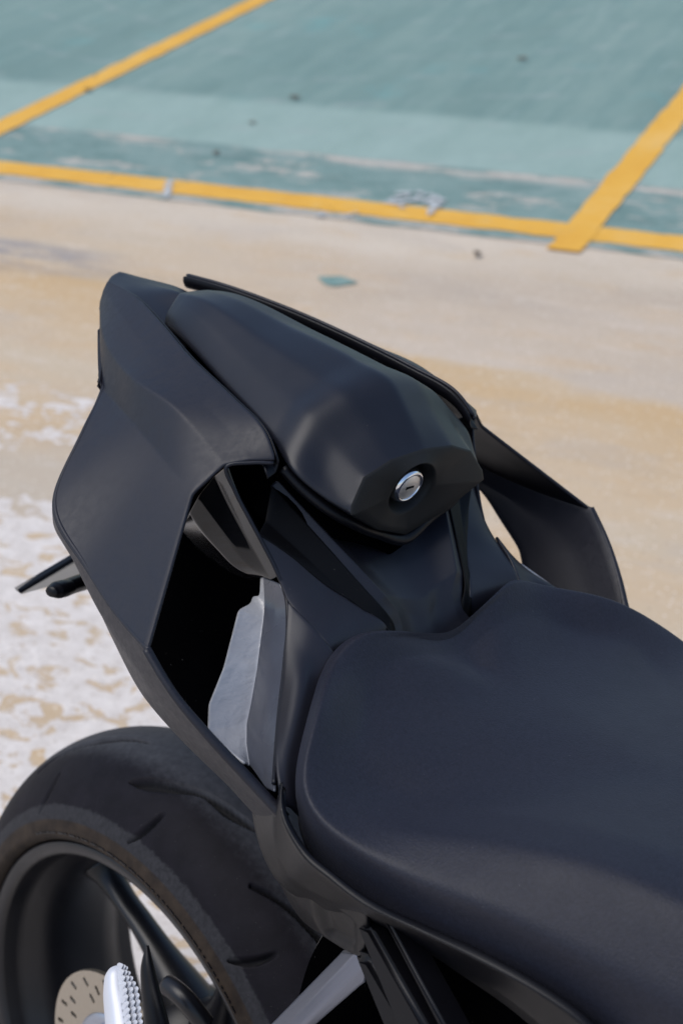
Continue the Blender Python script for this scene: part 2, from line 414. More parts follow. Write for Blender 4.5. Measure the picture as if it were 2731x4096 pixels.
    g = m.mix(m.math('MULTIPLY', rub, .85), g, m.ramp(m.noise(20, 4, .7, V), [(.3, (.43,.37,.31)), (.7, (.56,.49,.42))]))
    sp = m.rng(m.noise(13, 6, .78, V, stretch=((.8, 1.2, 1),)), .62, .72)
    g = m.mix(m.math('MULTIPLY', sp, .45), g, (.42,.44,.40))
    dsp = m.rng(m.noise(11, 6, .78, V, stretch=((1, 1, 1), (0,0,0), (8,8,0))), .63, .72)
    g = m.mix(m.math('MULTIPLY', dsp, .4), g, (.10,.15,.14))
    # faint curved tyre scuffs
    w1 = m.n('ShaderNodeTexWave'); w1.wave_type = 'RINGS'; w1.rings_direction = 'Z'; w1.inputs['Scale'].default_value = .9; w1.inputs['Distortion'].default_value = 3.0; w1.inputs['Detail'].default_value = 3
    mp2 = m.n('ShaderNodeMapping'); mp2.inputs['Location'].default_value = (2.5, -7.5, 0); m.l(V, mp2.inputs[0]); m.l(mp2.outputs[0], w1.inputs['Vector'])
    sc = m.math('MULTIPLY', m.rng(w1.outputs['Fac'], .93, .99), m.rng(m.noise(5, 4, .7, V), .45, .6))
    g = m.mix(m.math('MULTIPLY', sc, .35), g, (.33,.36,.34))
    grit = m.noise(220, 4, .75, V); g = m.mix(m.rng(grit, .3, .7, 0, .30), g, (.10,.15,.14))
    m.col(g); m.bump(grit, .45, .002)
    green = m.m
    # yellow line paint
    m = M_('worn_yellow_line_paint', rough=.75, spec=.35)
    big = m.noise(2.2, 6, .7)
    y = m.ramp(big, [(.3, (.64,.315,.030)), (.5, (.70,.37,.045)), (.7, (.72,.43,.11))])
    y = m.mix(m.rng(m.noise(9, 6, .78), .54, .72, 0, .55), y, (.56,.40,.17))
    crack = m.n('ShaderNodeTexVoronoi', feature='DISTANCE_TO_EDGE'); crack.inputs['Scale'].default_value = 3.3; m.l(m.co.outputs['Object'], crack.inputs['Vector'])
    y = m.mix(m.math('MULTIPLY', m.rng(crack.outputs['Distance'], .012, .003), m.rng(m.noise(1.4, 3), .52, .6)), y, (.30,.17,.04))
    worn = m.rng(m.noise(38, 7, .8), .63, .68)
    y = m.mix(m.math('MULTIPLY', worn, .75), y, (.26,.29,.24))
    y = m.mix(m.rng(m.noise(220, 4, .75), .3, .7, 0, .25), y, (.35,.22,.06))
    m.col(y); m.bump(m.noise(220, 4, .7), .45, .002)
    white = M_('flaked_pale_paint', (.55,.56,.56), .8); white.col(white.ramp(white.noise(40, 5, .6), [(.3, (.34,.36,.36)), (.7, (.50,.51,.50))]))
    white.bump(white.noise(90, 4), .4, .002)
    return conc, green, m.m, white.m
CONC, GREEN, YEL, WHT = ground_mats()
def uv2w(u, v, z=0.0): return (u*math.cos(UA)-v*math.sin(UA), u*math.sin(UA)+v*math.cos(UA), z)
def flat(name, pts, mat, z, label=None, kind='structure', cat=None):
    import bmesh
    bm = bmesh.new(); vs = [bm.verts.new(uv2w(u, v, z)) for u, v in pts]
    bm.faces.new(vs); bmesh.ops.triangulate(bm, faces=bm.faces)
    bmesh.ops.recalc_face_normals(bm, faces=bm.faces)
    for f in bm.faces:
        if f.normal.z < 0: f.normal_flip()
    me = bpy.data.meshes.new(name); bm.to_mesh(me); bm.free(); me.materials.append(mat)
    o = link(bpy.data.objects.new(name, me))
    if kind: o['kind'] = kind
    if label: o['label'] = label
    if cat: o['category'] = cat
    return o
def wavy(a, b, n, amp, rnd, sc=6.0):
    out = []
    for i in range(n+1):
        t = i/n; p = np.array(a)*(1-t)+np.array(b)*t
        d = np.array(b)-np.array(a); nn = np.array([-d[1], d[0]])/np.linalg.norm(d)
        k = noise.noise(Vector((t*np.linalg.norm(d)*sc, rnd, 0)))+.5*noise.noise(Vector((t*np.linalg.norm(d)*sc*4, rnd+7, 0)))
        out.append(tuple(p+nn*k*amp))
    return out
flat('ground', [(-60,-60),(60,-60),(60,60),(-60,60)], CONC, 0.0)
flat('green_parking_bay', wavy((-12,3.052),(12,3.052),600,.012,1.3)+[(12,40),(-12,40)], GREEN, .003)
def line(name, a, b, wd, z, rnd):
    a = np.array(a); b = np.array(b); d = (b-a)/np.linalg.norm(b-a); n = np.array([-d[1], d[0]])*wd/2
    k = int(np.linalg.norm(b-a)*45)
    return flat(name, wavy(a-n, b-n, k, .009, rnd, 9)+wavy(b+n, a+n, k, .009, rnd+3, 9), YEL, z)
line('yellow_line', (-12,3.168), (12,3.166), .122, .005, 2.1)
line('yellow_line', (-0.5044, 3.0062), (-0.5358, 7.5710), 0.105, 0.007, 5.3)
line('yellow_line', (-2.8850, 2.4507), (-3.0386, 8.8760), 0.118, 0.007, 8.1)
# grey cement patches smeared over the yellow line
def blot(name, spots, z0, seed):
    V = []; F = []
    for q, (c, sz) in enumerate(spots):
        n = 26; b = len(V); z = z0+.00004*q; V.append(uv2w(c[0], c[1], z))
        for i in range(n):
            a = 2*math.pi*i/n; ca, sa = math.cos(a), math.sin(a)
            k = max(.12, .85+.9*noise.noise(Vector((ca*2.2, sa*2.2, seed+q*3.1)))+.7*noise.noise(Vector((ca*6, sa*6, seed+3+q))))
            V.append(uv2w(c[0]+sz[0]*ca*k, c[1]+sz[1]*sa*k, z))
        for i in range(n): F.append((b, b+1+i, b+1+(i+1)%n))
    me = bpy.data.meshes.new(name); me.from_pydata(V, [], F); me.materials.append(WHT)
    o = link(bpy.data.objects.new(name, me)); o['kind'] = 'structure'; return o
rs = random.Random(12)
def arc(path, n, w, sz):
    P_ = lin(path, n); return [((p[0]+rs.uniform(-w,w), p[1]+rs.uniform(-w,w)), (sz*rs.uniform(.5,1.5), sz*rs.uniform(.4,1.2))) for p in P_]
lace = arc([(-1.1452, 3.2236), (-1.1381, 3.2862), (-1.1135, 3.3377), (-1.0699, 3.3424), (-1.0115, 3.3083), (-0.9904, 3.2806)], 40, .014, .0105)
lace += arc([(-1.1327, 3.2190), (-1.0991, 3.2466), (-1.0715, 3.2896), (-1.0291, 3.2770), (-0.9945, 3.2454)], 34, .013, .0105)
lace += arc([(-1.1000, 3.2123), (-1.0812, 3.1846)], 6, .006, .008)+arc([(-1.0089, 3.2748), (-0.9896, 3.2176), (-0.9867, 3.1689)], 18, .010, .011)
lace += arc([(-1.1612, 3.3053), (-1.1374, 3.3215)], 5, .008, .008)
blot('cement_smear', lace, .0085, 3.1)
blot('cement_smear', arc([(-1.9424, 3.2101), (-1.9035, 3.1291), (-1.8686, 3.0499)], 22, .007, .011), .0085, 8.1)
blot('cement_smear', arc([(-1.3258, 3.0492), (-1.3047, 3.0559), (-1.3113, 3.0828)], 8, .006, .009)+arc([(-1.2283, 3.0596), (-1.2156, 3.1048)], 6, .006, .008), .0085, 5.7)

# a chip of the green paint lying out on the bare concrete
MATG = GREEN

# small dead leaves lying on the floor
LEAF = M_('dry_brown_leaf', (.10,.065,.035), .7); LEAF.col(LEAF.ramp(LEAF.noise(60,4), [(.3,(.045,.03,.018)),(.7,(.16,.11,.06))])); LEAF = LEAF.m
def leaf(g, L, rot, label, curl=.35):
    V = []; F = []; n = 10
    for i in range(n+1):
        t = i/n; wd = L*.28*math.sin(math.pi*t)**.7+1e-4
        for s in (-1, -.5, 0, .5, 1):
            x = (t-.5)*L; y = s*wd; z = .006+abs(s)*wd*curl+.15*L*(t-.5)**2*2+(.002 if s == 0 else 0)
            V.append((x*math.cos(rot)-y*math.sin(rot), x*math.sin(rot)+y*math.cos(rot), z))
    for i in range(n):
        for j in range(4): F.append((i*5+j, i*5+j+1, i*5+6+j, i*5+5+j))
    o = mesh_obj('dead_leaf', V, F, LEAF); o.location = (g[0], g[1], .004)
    o['label'] = label; o['category'] = 'leaf'; o['group'] = 'dead leaves on the parking ground'
    so = o.modifiers.new('thickness', 'SOLIDIFY'); so.thickness = .0006
    return o
leaf((-3.4143, 3.2071), .050, .3, 'small dark dead leaf lying alone in the middle of the green bay')
leaf((-3.2899, 2.8791), .032, 1.0, 'tiny dark dead leaf on the paler belt of green paint')
leaf((-1.7529, 2.4169), .036, -.6, 'brown dead leaf on bare concrete just below the yellow line')
leaf((-3.0859, 4.2025), .050, .8, 'faint dead leaf high on the right of the green bay')
leaf((-3.1074, 2.5521), .036, 2.0, 'dark crumpled leaf on the old green strip near the yellow line')
leaf((-4.1930, 2.7610), .04, .5, 'dark leaf scrap touching the left diagonal yellow line')
SPOTM = M_('stray_green_paint', (.15,.25,.23), .8, .3); SPOTM.col(SPOTM.ramp(SPOTM.noise(30, 5, .7), [(.35, (.12,.215,.195)), (.62, (.20,.28,.25)), (.72, (.42,.38,.31))]))
flat('green_paint_spot', [((-1.0408, 2.5917)[0]+.055*math.cos(a)*(1+.2*math.sin(3*a)), (-1.0408, 2.5917)[1]+.032*math.sin(a)*(1+.15*math.cos(4*a))) for a in np.linspace(0, 2*math.pi, 36)[:-1]], SPOTM.m, .004)

# ------------------------------------------------------------------ the motorcycle
bike = empty('motorcycle'); bike.rotation_euler = (-0.22216, 0, 0); bike.location = (0, 0, 0.32093)
bike['label'] = 'matte black sport motorcycle leaning on its stand, seen over seat and tail'
bike['category'] = 'motorcycle'

# --- seat cowl: closed shell, rings from tail to lock
def full5(half):
    h = list(half); m_ = (np.array(h[3])+np.array(h[4]))/2+np.array([0, -.004, .0032]); h = h[:4]+[tuple(m_), h[4]]
    b_ = (np.array(h[0])+np.array(h[1]))/2+np.array([0,-.003,-.003]); h = [h[0], tuple(b_)]+h[1:]
    return full(h)
def full(half):            # half ring keel -> crown on the right side (y<0), mirrored to a whole ring
    return list(half)+[mir(p) for p in half[-2:0:-1]]
cowl_half = [
 [(-0.1164, -0.0000, 0.7356), (-0.0985, -0.0220, 0.7411), (-0.0972, -0.0240, 0.7471), (-0.0989, -0.0140, 0.7503), (-0.0987, 0.0000, 0.7529)],
 [(-0.1117, 0.0000, 0.7218), (-0.0848, -0.0360, 0.7379), (-0.0885, -0.0330, 0.7465), (-0.0893, -0.0240, 0.7577), (-0.0962, 0.0000, 0.7621)],
 [(-.06,0,.715), (-0.0670, -0.0430, 0.7405), (-0.0644, -0.0380, 0.7498), (-0.0627, -0.0310, 0.7593), (-.068,0,.7685)],
 [(.018,0,.685), (0.0422, -0.0710, 0.7259), (0.0408, -0.0620, 0.7353), (0.0381, -0.0510, 0.7453), (.03,0,.7665)],
 [(.10,0,.665), (0.1151, -0.0890, 0.7134), (0.1117, -0.0770, 0.7241), (0.1073, -0.0630, 0.7351), (.105,0,.7615)],
 [(.145,0,.650), (0.1523, -0.0990, 0.7003), (0.1439, -0.0840, 0.7162), (0.1374, -0.0690, 0.7321), (0.1462, 0.0000, 0.7552)],
 [(.170,0,.640), (0.1739, -0.0880, 0.6873), (0.1663, -0.0770, 0.6996), (0.1602, -0.0650, 0.7165), (0.1691, -0.0000, 0.7359)],
 [(0.1835, -0.0000, 0.6412), (0.1935, -0.0745, 0.6776), (0.1918, -0.0735, 0.6843), (0.1878, -0.0600, 0.7021), (0.1899, 0.0000, 0.7149)],
]
# resample every ring with an extra side point so the bottom edge can be rounded
CG = grid([full5(h) for h in cowl_half[1:]], 150, 112, 'cr', 'lin', 0, True)
CG = smooth_grid(CG, 5, True)
# rear nose: shrink the first ring inwards
c0 = CG[0].mean(0)+np.array([.004,0,0]); first = []
for s, dx in ((.15,-.0065),(.45,-.006),(.7,-.0045),(.88,-.002)): first.append(c0+(CG[0]-c0)*s+np.array([dx,0,0]))
CG = np.concatenate([np.array(first), CG], 0); CG = np.concatenate([CG[:1], smooth_grid(CG[:14], 6, True)[1:13], CG[13:]], 0)
# front face: rounded rim, flat face, round key recess
face = CG[-1]; fc = np.array((0.1880, -0.0100, 0.6853)); lockc = np.array((0.1860, -0.0055, 0.6855))
fn = np.cross(face[28]-face[0], face[84]-face[0]); fn /= np.linalg.norm(fn); fn = fn*np.sign(fn[0])
e1 = np.array([0,1,0.]); e2 = np.cross(fn, e1); e2 /= np.linalg.norm(e2)
if e2[2] < 0: e2 = -e2
lockc = np.array((0.1900, -0.0080, 0.6842))
lockc = lockc + fn*(((face.mean(0)-lockc)@fn))
fr = []
ang = np.array([math.atan2((q-lockc)@e2, (q-lockc)@e1) for q in face])
def circ(r, d): return np.array([lockc+e1*r*math.cos(a)+e2*r*math.sin(a)+fn*d for a in ang])
for s in (.985, .96):
    fr.append(lockc+(face-lockc)*s+fn*(.0012 if s > .97 else .0018))
c1 = circ(.0235, .0012); b0 = fr[-1]
for t in (.35,.7,.92): fr.append(b0*(1-t)+c1*t)
fr += [c1, circ(.0226,.0003), circ(.0215,-.002), circ(.0198,-.0065), circ(.0184,-.011), circ(.0172,-.016)]
nf = len(CG)
body = loft('seat_cowl', CG, 'cowl', bike, cap1=False, label='smooth faceted single-seat cowl with a key lock in its front face')
F_ = np.array([CG[-1]]+fr)
loft('lock_panel', F_, 'face', body, cap0=False, cap1=True)
# key lock barrel
def disc_ring(name, rings, mat, parent, cen, n=64, capm=True, off=(0,0)):
    G = []
    cc = cen+e1*off[0]+e2*off[1]
    for r, d in rings: G.append([cc+e1*r*math.cos(2*math.pi*k/n)+e2*r*math.sin(2*math.pi*k/n)+fn*d for k in range(n)])
    return loft(name, np.array(G), mat, parent, cap0=False, cap1=capm)
lock = disc_ring('key_lock', [(.0158,-.017),(.0156,-.0065),(.0150,-.0035),(.0136,-.0010),(.0120,-.0002),(.0112,-.0007),(.0109,-.002),(.0108,-.004)], 'chrome', body, lockc, off=(-.0,-.0))
disc_ring('lock_face', [(.0104,-.004),(.0104,-.0016),(.0100,-.0011),(.002,-.0011)], 'lockface', body, lockc)
def slot(name, du, dv, wu, wv, d, mat):
    c = lockc+e1*du+e2*dv+fn*d
    return prism(name, [c-e1*wu-e2*wv, c+e1*wu-e2*wv, c+e1*wu+e2*wv, c-e1*wu+e2*wv], tuple(fn*.0009), mat, body, .0001)
c = lockc-fn*.0011-e2*.0005
prism('keyhole', [c-e1*.0042+e2*.0013, c+e1*.0042+e2*.0013, c+e1*.0042-e2*.0006, c+e1*.0018-e2*.0004, c-e1*.0018-e2*.0006, c-e1*.0042-e2*.0013], tuple(fn*.0004), 'hole', body, .00005)

# --- wings (side fairings): T top edge, A bend, B crease, ridge
def wing(side):
    mr = side > 0
    lab = 'flared side fairing panel on the '+('far' if mr else 'near')+' side of the tail'
    st = [
     [(-0.1555, -0.0450, 0.7589), (-0.1538, -0.0500, 0.7528), (-0.1474, -0.0580, 0.7435), (-0.1232, -0.0740, 0.7259), (-0.0960, -0.0880, 0.7207)],
     [(-0.0959, -0.0560, 0.7596), (-0.0934, -0.0750, 0.7494), (-0.0857, -0.0960, 0.7321), (-0.0532, -0.1190, 0.7046), (-0.0492, -0.1250, 0.7012)],
     [(-0.0389, -0.0730, 0.7538), (-0.0370, -0.0940, 0.7422), (-0.0384, -0.1150, 0.7276), (-0.0230, -0.1290, 0.7027), (-0.0216, -0.1620, 0.6804)],
     [(0.0108, -0.0870, 0.7463), (0.0070, -0.1080, 0.7368), (-0.0002, -0.1270, 0.7272), (0.0134, -0.1400, 0.7011), (0.0090, -0.2050, 0.6471)],
     [(0.0834, -0.1000, 0.7353), (0.0727, -0.1170, 0.7292), (0.0598, -0.1340, 0.7242), (0.0694, -0.1520, 0.6925), (0.0805, -0.2220, 0.6211)],
     [(0.1264, -0.1070, 0.7266), (0.1118, -0.1220, 0.7191), (0.0942, -0.1370, 0.7142), (0.0975, -0.1580, 0.6871), (0.1381, -0.2370, 0.6139)],
     [(0.1451, -0.1110, 0.7111), (0.1337, -0.1250, 0.7093), (0.1228, -0.1390, 0.7042), (0.1168, -0.1610, 0.6839), (0.1862, -0.2480, 0.6134)],
    ]
    G = grid(st, 90, 120, 'cr', 'lin', 0)
    # front edge follows the photographed sweep: nudge between crease and corner
    G = smooth_grid(G, 5)
    o = sheet('tail_fairing', G, 'wing', bike, .0032, -1, mr, lab, 'recess2')
    T = G[:, 0]; fl = np.array([T+np.array([0,.0035,-.0025]), T+np.array([0,.004,-.006]), T+np.array([.001,.002,-.011]), T+np.array([.002,-.005,-.013])])
    sheet('top_flange', grid(fl, 16, 60, 'lin', 'cr', 2), 'plastic', o, .002, 1, mr)
    return o, G
(wl, WG), (wr, _g) = wing(-1), wing(1)
def under(side, par):
    mr = side > 0
    fwd = [(0.1862, -0.2480, 0.6134), (0.2130, -0.2430, 0.5892), (0.2387, -0.2320, 0.5670), (0.2619, -0.2190, 0.5461), (0.2883, -0.2070, 0.5270)]
    st_r = [(-0.0960, -0.0880, 0.7207), (-0.0492, -0.1250, 0.7012), (-0.0216, -0.1620, 0.6804), (0.0090, -0.2050, 0.6471), (0.0805, -0.2220, 0.6211), (0.1381, -0.2370, 0.6139)]
    mid = [(-0.0994, -0.0850, 0.7182), (-0.0540, -0.1210, 0.6980), (-0.0265, -0.1580, 0.6766), (0.0018, -0.2000, 0.6412), (0.0641, -0.2170, 0.6123), (0.1154, -0.2300, 0.5973), (0.1607, -0.2380, 0.5883), (0.1877, -0.2360, 0.5729), (0.2172, -0.2240, 0.5491), (0.2458, -0.2110, 0.5290), (0.2813, -0.2010, 0.5143)]
    bot = [(-0.1054, -0.0800, 0.7143), (-0.0655, -0.1120, 0.6908), (-0.0398, -0.1480, 0.6675), (-0.0071, -0.1920, 0.6300), (0.0450, -0.2110, 0.6150), (0.0902, -0.2190, 0.5971), (0.1377, -0.2210, 0.5616), (0.1534, -0.2140, 0.5429), (0.1855, -0.2030, 0.5212), (0.2172, -0.1920, 0.5039), (0.2529, -0.1860, 0.4875)]
    edge = WG[:, -1]; fw = cr(np.array(fwd), 40)[1:]
    rid = np.concatenate([edge, fw]); key = []
    for q in st_r+fwd: key.append(int(np.argmin(((rid-np.array(q))**2).sum(1))))
    key[0] = 0; key[-1] = len(rid)-1
    def follow(tgt):
        off = np.array([np.array(t)-rid[k] for t, k in zip(tgt, key)])
        return rid+np.stack([np.interp(np.arange(len(rid)), key, off[:,c]) for c in range(3)], 1)
    G3 = np.array([rid, follow(mid), follow(bot)])
    G = lin(G3, 14); Gs = smooth_grid(G, 4); Gs[0] = G[0]; G = Gs
    return sheet('lower_fold', G, 'wing', par, .004, 1, mr)
under(-1, wl); under(1, wr)
# inner lip along the ridge in front of the duct opening
def rail(side, par):
    mr = side > 0
    a = [(0.1862, -0.2480, 0.6134), (0.2129, -0.2430, 0.5905), (0.2386, -0.2320, 0.5680), (0.2618, -0.2190, 0.5468), (0.2920, -0.2060, 0.5239)]
    pts = [mir(p) if mr else p for p in a]
    tube('rail_lip', pts, [.0028,.003,.0035,.004,.004], 'wing', par, 10, 60)
rail(-1, wl); rail(1, wr)

# --- tail cap between the fairings, behind the cowl
cap = [[(-0.1986, 0.0000, 0.7535), (-.196,-.012,.750), (-.185,-.026,.742), (-.178,-.036,.728)],
       [(-0.1628, 0.0000, 0.7529), (-.160,-.016,.752), (-.158,-.030,.748), (-.155,-.042,.736)],
       [(-0.1065, 0.0000, 0.7564), (-.110,-.016,.749), (-.110,-.033,.744), (-.11,-.052,.734)],
       [(-.05,0,.735), (-.05,-.016,.734), (-.05,-.04,.73), (-.05,-.056,.72)]]
CAPG = grid([r+[] for r in [[*map(np.array, q)] for q in cap]], 40, 20, 'cr', 'cr', 2)
CAPF = np.concatenate([CAPG[:, ::-1], (CAPG*[1,-1,1])[:, 1:]], 1)
sheet('tail_cap', CAPF, 'cowl', bike, .003, 1)
loft('tail_lamp', grid([full([(-.180,0,.715),(-.178,-.02,.716),(-.170,-.038,.722),(-.170,-.040,.738),(-.186,0,.742)]), full([(-.15,0,.69),(-.15,-.03,.70),(-.150,-.036,.71),(-.150,-.040,.728),(-.15,0,.74)])], 10, 40, 'lin', 'lin', 2, True), 'lamp', bike, label='dark tail lamp lens tucked under the tail tip')

# --- tail core: inner fairing walls, ducts and the moulded cover ahead of the cowl
def inner_fairing(side):
    mr = side > 0
    # bright thin edge E: tip -> bend -> down to the seat rail
    E = [(0.1457, -0.1110, 0.7073), (0.1354, -0.1240, 0.7063), (0.1247, -0.1370, 0.7018), (0.1309, -0.1320, 0.6841), (0.1420, -0.1260, 0.6658), (0.1532, -0.1200, 0.6480), (0.1668, -0.1150, 0.6285), (0.1762, -0.1140, 0.6156), (0.1883, -0.1210, 0.6032), (0.2061, -0.1370, 0.5840), (0.2375, -0.1680, 0.5599), (0.2758, -0.2040, 0.5414)]
    pts = [mir(p) if mr else p for p in E]
    tube('edge_bead', pts, .0016, 'paint', bike, 8, 120)
    # upper glossy inner wall hanging below the edge
    top = [(0.1247, -0.1370, 0.7012), (0.1321, -0.1320, 0.6825), (0.1432, -0.1260, 0.6642), (0.1545, -0.1200, 0.6457), (0.1671, -0.1160, 0.6275)]
    def dn(p, dz, dy, dx=0): return (p[0]+dx, p[1]-dy, p[2]-dz)
    r1 = [(0.1054, -0.1300, 0.6854), (0.1158, -0.1260, 0.6697), (0.1293, -0.1210, 0.6514), (0.1427, -0.1160, 0.6344), (0.1576, -0.1130, 0.6198)]
    r2 = [(0.0944, -0.1340, 0.6667), (0.1054, -0.1300, 0.6546), (0.1195, -0.1250, 0.6405), (0.1324, -0.1180, 0.6256), (0.1475, -0.1110, 0.6165)]
    r3 = [(0.0851, -0.1340, 0.6490), (0.0961, -0.1300, 0.6381), (0.1089, -0.1240, 0.6267), (0.1224, -0.1170, 0.6158), (0.1369, -0.1080, 0.6105)]
    r4 = [(0.0508, -0.1130, 0.6183), (0.0634, -0.1090, 0.6093), (0.0793, -0.1040, 0.6014), (0.1008, -0.1020, 0.5975), (0.1272, -0.1020, 0.6013)]
    G = grid([top, r1, r2, r3, r4], 80, 70, 'lin', 'cr', 3)
    a = sheet('glossy_duct_wall', G, 'gloss', bike, .002, 1, mr)
    # duct piece: outer wall, ridge, lower ledge with sky reflection painted pale
    c0 = [(0.1684, -0.1140, 0.6197), (0.1744, -0.1150, 0.6161), (0.1780, -0.1155, 0.6121), (0.1817, -0.1170, 0.6081), (0.1874, -0.1210, 0.6028), (0.1940, -0.1270, 0.5968), (0.2114, -0.1430, 0.5777), (0.2319, -0.1630, 0.5624), (0.2507, -0.1810, 0.5538), (0.2644, -0.1940, 0.5451), (0.2781, -0.2060, 0.5383)]
    cm = [(0.1582, -0.1120, 0.6177), (0.1642, -0.1140, 0.6093), (0.1668, -0.1150, 0.6057), (0.1702, -0.1170, 0.6012), (0.1765, -0.1220, 0.5968), (0.1827, -0.1280, 0.5912), (0.2002, -0.1440, 0.5726), (0.2201, -0.1640, 0.5567), (0.2366, -0.1800, 0.5460), (0.2512, -0.1920, 0.5371), (0.2674, -0.2030, 0.5336)]
    c1 = [(0.1465, -0.1100, 0.6151), (0.1527, -0.1130, 0.6033), (0.1559, -0.1150, 0.5998), (0.1594, -0.1180, 0.5960), (0.1649, -0.1230, 0.5911), (0.1707, -0.1290, 0.5849), (0.1856, -0.1440, 0.5673), (0.2019, -0.1620, 0.5522), (0.2100, -0.1720, 0.5435), (0.2211, -0.1810, 0.5363), (0.2352, -0.1900, 0.5305)]
    c2 = [(0.1416, -0.1080, 0.6129), (0.1496, -0.1140, 0.6015), (0.1449, -0.1160, 0.6018), (0.1503, -0.1220, 0.5988), (0.1517, -0.1350, 0.5978), (0.1597, -0.1450, 0.5897), (0.1801, -0.1700, 0.5726), (0.1925, -0.1920, 0.5562), (0.2075, -0.2040, 0.5461), (0.2243, -0.2030, 0.5423), (0.2416, -0.2000, 0.5383)]
    G = grid([c0, cm, c1, c2], 60, 160, 'lin', 'lin', 6)
    kk = int(round(59*((np.array(cm)-np.array(c0)).__pow__(2).sum(1)**.5).mean()/1e9)) if False else None
    kc = [int(np.argmin([abs(float(np.linalg.norm(G[i, 80]-np.array(q)))) for i in range(60)])) for q in [c1[5], c1[6]]]
    k = int(round(sum(kc)/2))
    b = sheet('duct_side_wall', G[:k+1], 'satin', bike, .002, 1, mr)
    b2 = sheet('shiny_duct_ledge', G[k:], 'duct', bike, .002, 1, mr)
    # core wall behind both, painted black for the shade inside
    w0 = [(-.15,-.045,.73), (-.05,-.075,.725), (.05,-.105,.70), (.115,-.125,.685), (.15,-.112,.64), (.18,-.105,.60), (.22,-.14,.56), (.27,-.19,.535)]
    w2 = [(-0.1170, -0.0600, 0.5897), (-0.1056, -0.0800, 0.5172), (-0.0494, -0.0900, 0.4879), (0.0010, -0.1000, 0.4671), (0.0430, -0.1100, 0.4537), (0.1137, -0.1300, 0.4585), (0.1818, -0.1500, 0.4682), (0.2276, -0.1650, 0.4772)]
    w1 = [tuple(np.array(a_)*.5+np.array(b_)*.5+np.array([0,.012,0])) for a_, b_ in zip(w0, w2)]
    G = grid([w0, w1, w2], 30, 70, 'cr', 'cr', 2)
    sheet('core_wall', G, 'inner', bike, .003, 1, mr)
    # moulded side cover A between the central ridge and the seat
    H = [(0.1465, -0.1200, 0.6541), (0.1547, -0.1110, 0.6469), (0.1621, -0.1010, 0.6391), (0.1724, -0.0900, 0.6280), (0.1829, -0.0790, 0.6171), (0.2034, -0.0630, 0.6034), (0.2198, -0.0490, 0.5916)]; H.append((H[-1][0]+.002, H[-1][1]*.98, H[-1][2]-.035))
    Gl = [(0.1688, -0.1155, 0.6252), (0.1827, -0.1160, 0.6129), (0.1962, -0.1140, 0.6056), (0.2094, -0.1110, 0.5994), (0.2201, -0.1070, 0.5925)]; Gl.append((Gl[-1][0]+.002, Gl[-1][1]*.98, Gl[-1][2]-.035))
    G = grid([cr(H, 24), cr(Gl, 24)], 24, 40, 'lin', 'cr', 0)
    sheet('side_cover', G, 'trim', bike, .003, 1, mr)
    # recess wall C from edge H down and up to the central ridge
    Vr = [tuple(np.array((0.1256, -0.0910, 0.6773))*(1-t)+np.array((0.2076, -0.0500, 0.6059))*t) for t in (0,.25,.5,.75,1)]+[(0.2146, -0.0450, 0.5988), (0.2196, -0.0400, 0.5879)]; Vr.append((Vr[-1][0]+.002, Vr[-1][1]*.98, Vr[-1][2]-.035))
    C1 = [tuple(np.array(a)*.5+np.array(b)*.5-np.array([-.002,0,.010-.001*i])) for i, (a, b) in enumerate(zip(H, Vr))]
    Hd = [tuple(np.array(a)+np.array([0,.001,-.002])) for a in H]
    G = grid([Hd, C1, Vr], 40, 40, 'lin', 'cr', 8)
    sheet('recess_wall', G, 'recess', bike, .002, 1, mr)
    # panel B between the gap line and the seat
    B0 = [(0.1841, -0.1170, 0.6109), (0.1948, -0.1260, 0.5969), (0.2136, -0.1430, 0.5788), (0.2391, -0.1680, 0.5608), (0.2692, -0.1960, 0.5485), (0.2926, -0.2110, 0.5366)]
    B1 = [(0.2053, -0.1130, 0.6005), (0.2143, -0.1260, 0.5882), (0.2320, -0.1450, 0.5778), (0.2513, -0.1680, 0.5636), (0.2726, -0.1920, 0.5489), (0.2933, -0.2060, 0.5350)]
    B2 = [(0.2250, -0.1070, 0.5905), (0.2294, -0.1200, 0.5829), (0.2435, -0.1400, 0.5713), (0.2605, -0.1620, 0.5594), (0.2809, -0.1850, 0.5440), (0.2943, -0.1950, 0.5278)]
    B2 = [(p[0], p[1], p[2]-.006) for p in B2]
    B3 = [(p[0]+.03, p[1]*.8, p[2]-.03) for p in B2]
    G = grid([B0, B1, B2, B3], 30, 60, 'lin', 'cr', 4)
    sheet('rear_side_cover', G, 'trim', bike, .003, 1, mr)
for s in (-1, 1): inner_fairing(s)

# central V cover ahead of the cowl
vh = [
 [(.130,0,.645), (.128,-.052,.652), (0.1283, -0.0870, 0.6824), (0.1256, -0.0910, 0.6773)],
 [(0.2098, 0.0000, 0.5959), (0.2052, -0.0230, 0.6022), (0.2083, -0.0410, 0.6097), (0.2076, -0.0500, 0.6059)],
 [(0.2189, 0.0000, 0.5845), (0.2121, -0.0160, 0.5891), (0.2139, -0.0310, 0.5969), (0.2154, -0.0420, 0.5961)],
 [(0.2221, 0.0000, 0.5802), (0.2170, -0.0160, 0.5830), (0.2186, -0.0300, 0.5884), (0.2190, -0.0390, 0.5881)],
 [(0.2310, 0.0000, 0.5675), (0.2262, -0.0180, 0.5712), (0.2258, -0.0320, 0.5773), (0.2238, -0.0410, 0.5804)],
 [(0.2436, 0.0000, 0.5497), (0.2404, -0.0200, 0.5542), (0.2407, -0.0360, 0.5593), (0.2385, -0.0460, 0.5612)],
]
VH = np.array([[np.array(p) for p in r] for r in vh])
VG = grid(VH, 130, 80, 'lin', 'lin', 0)
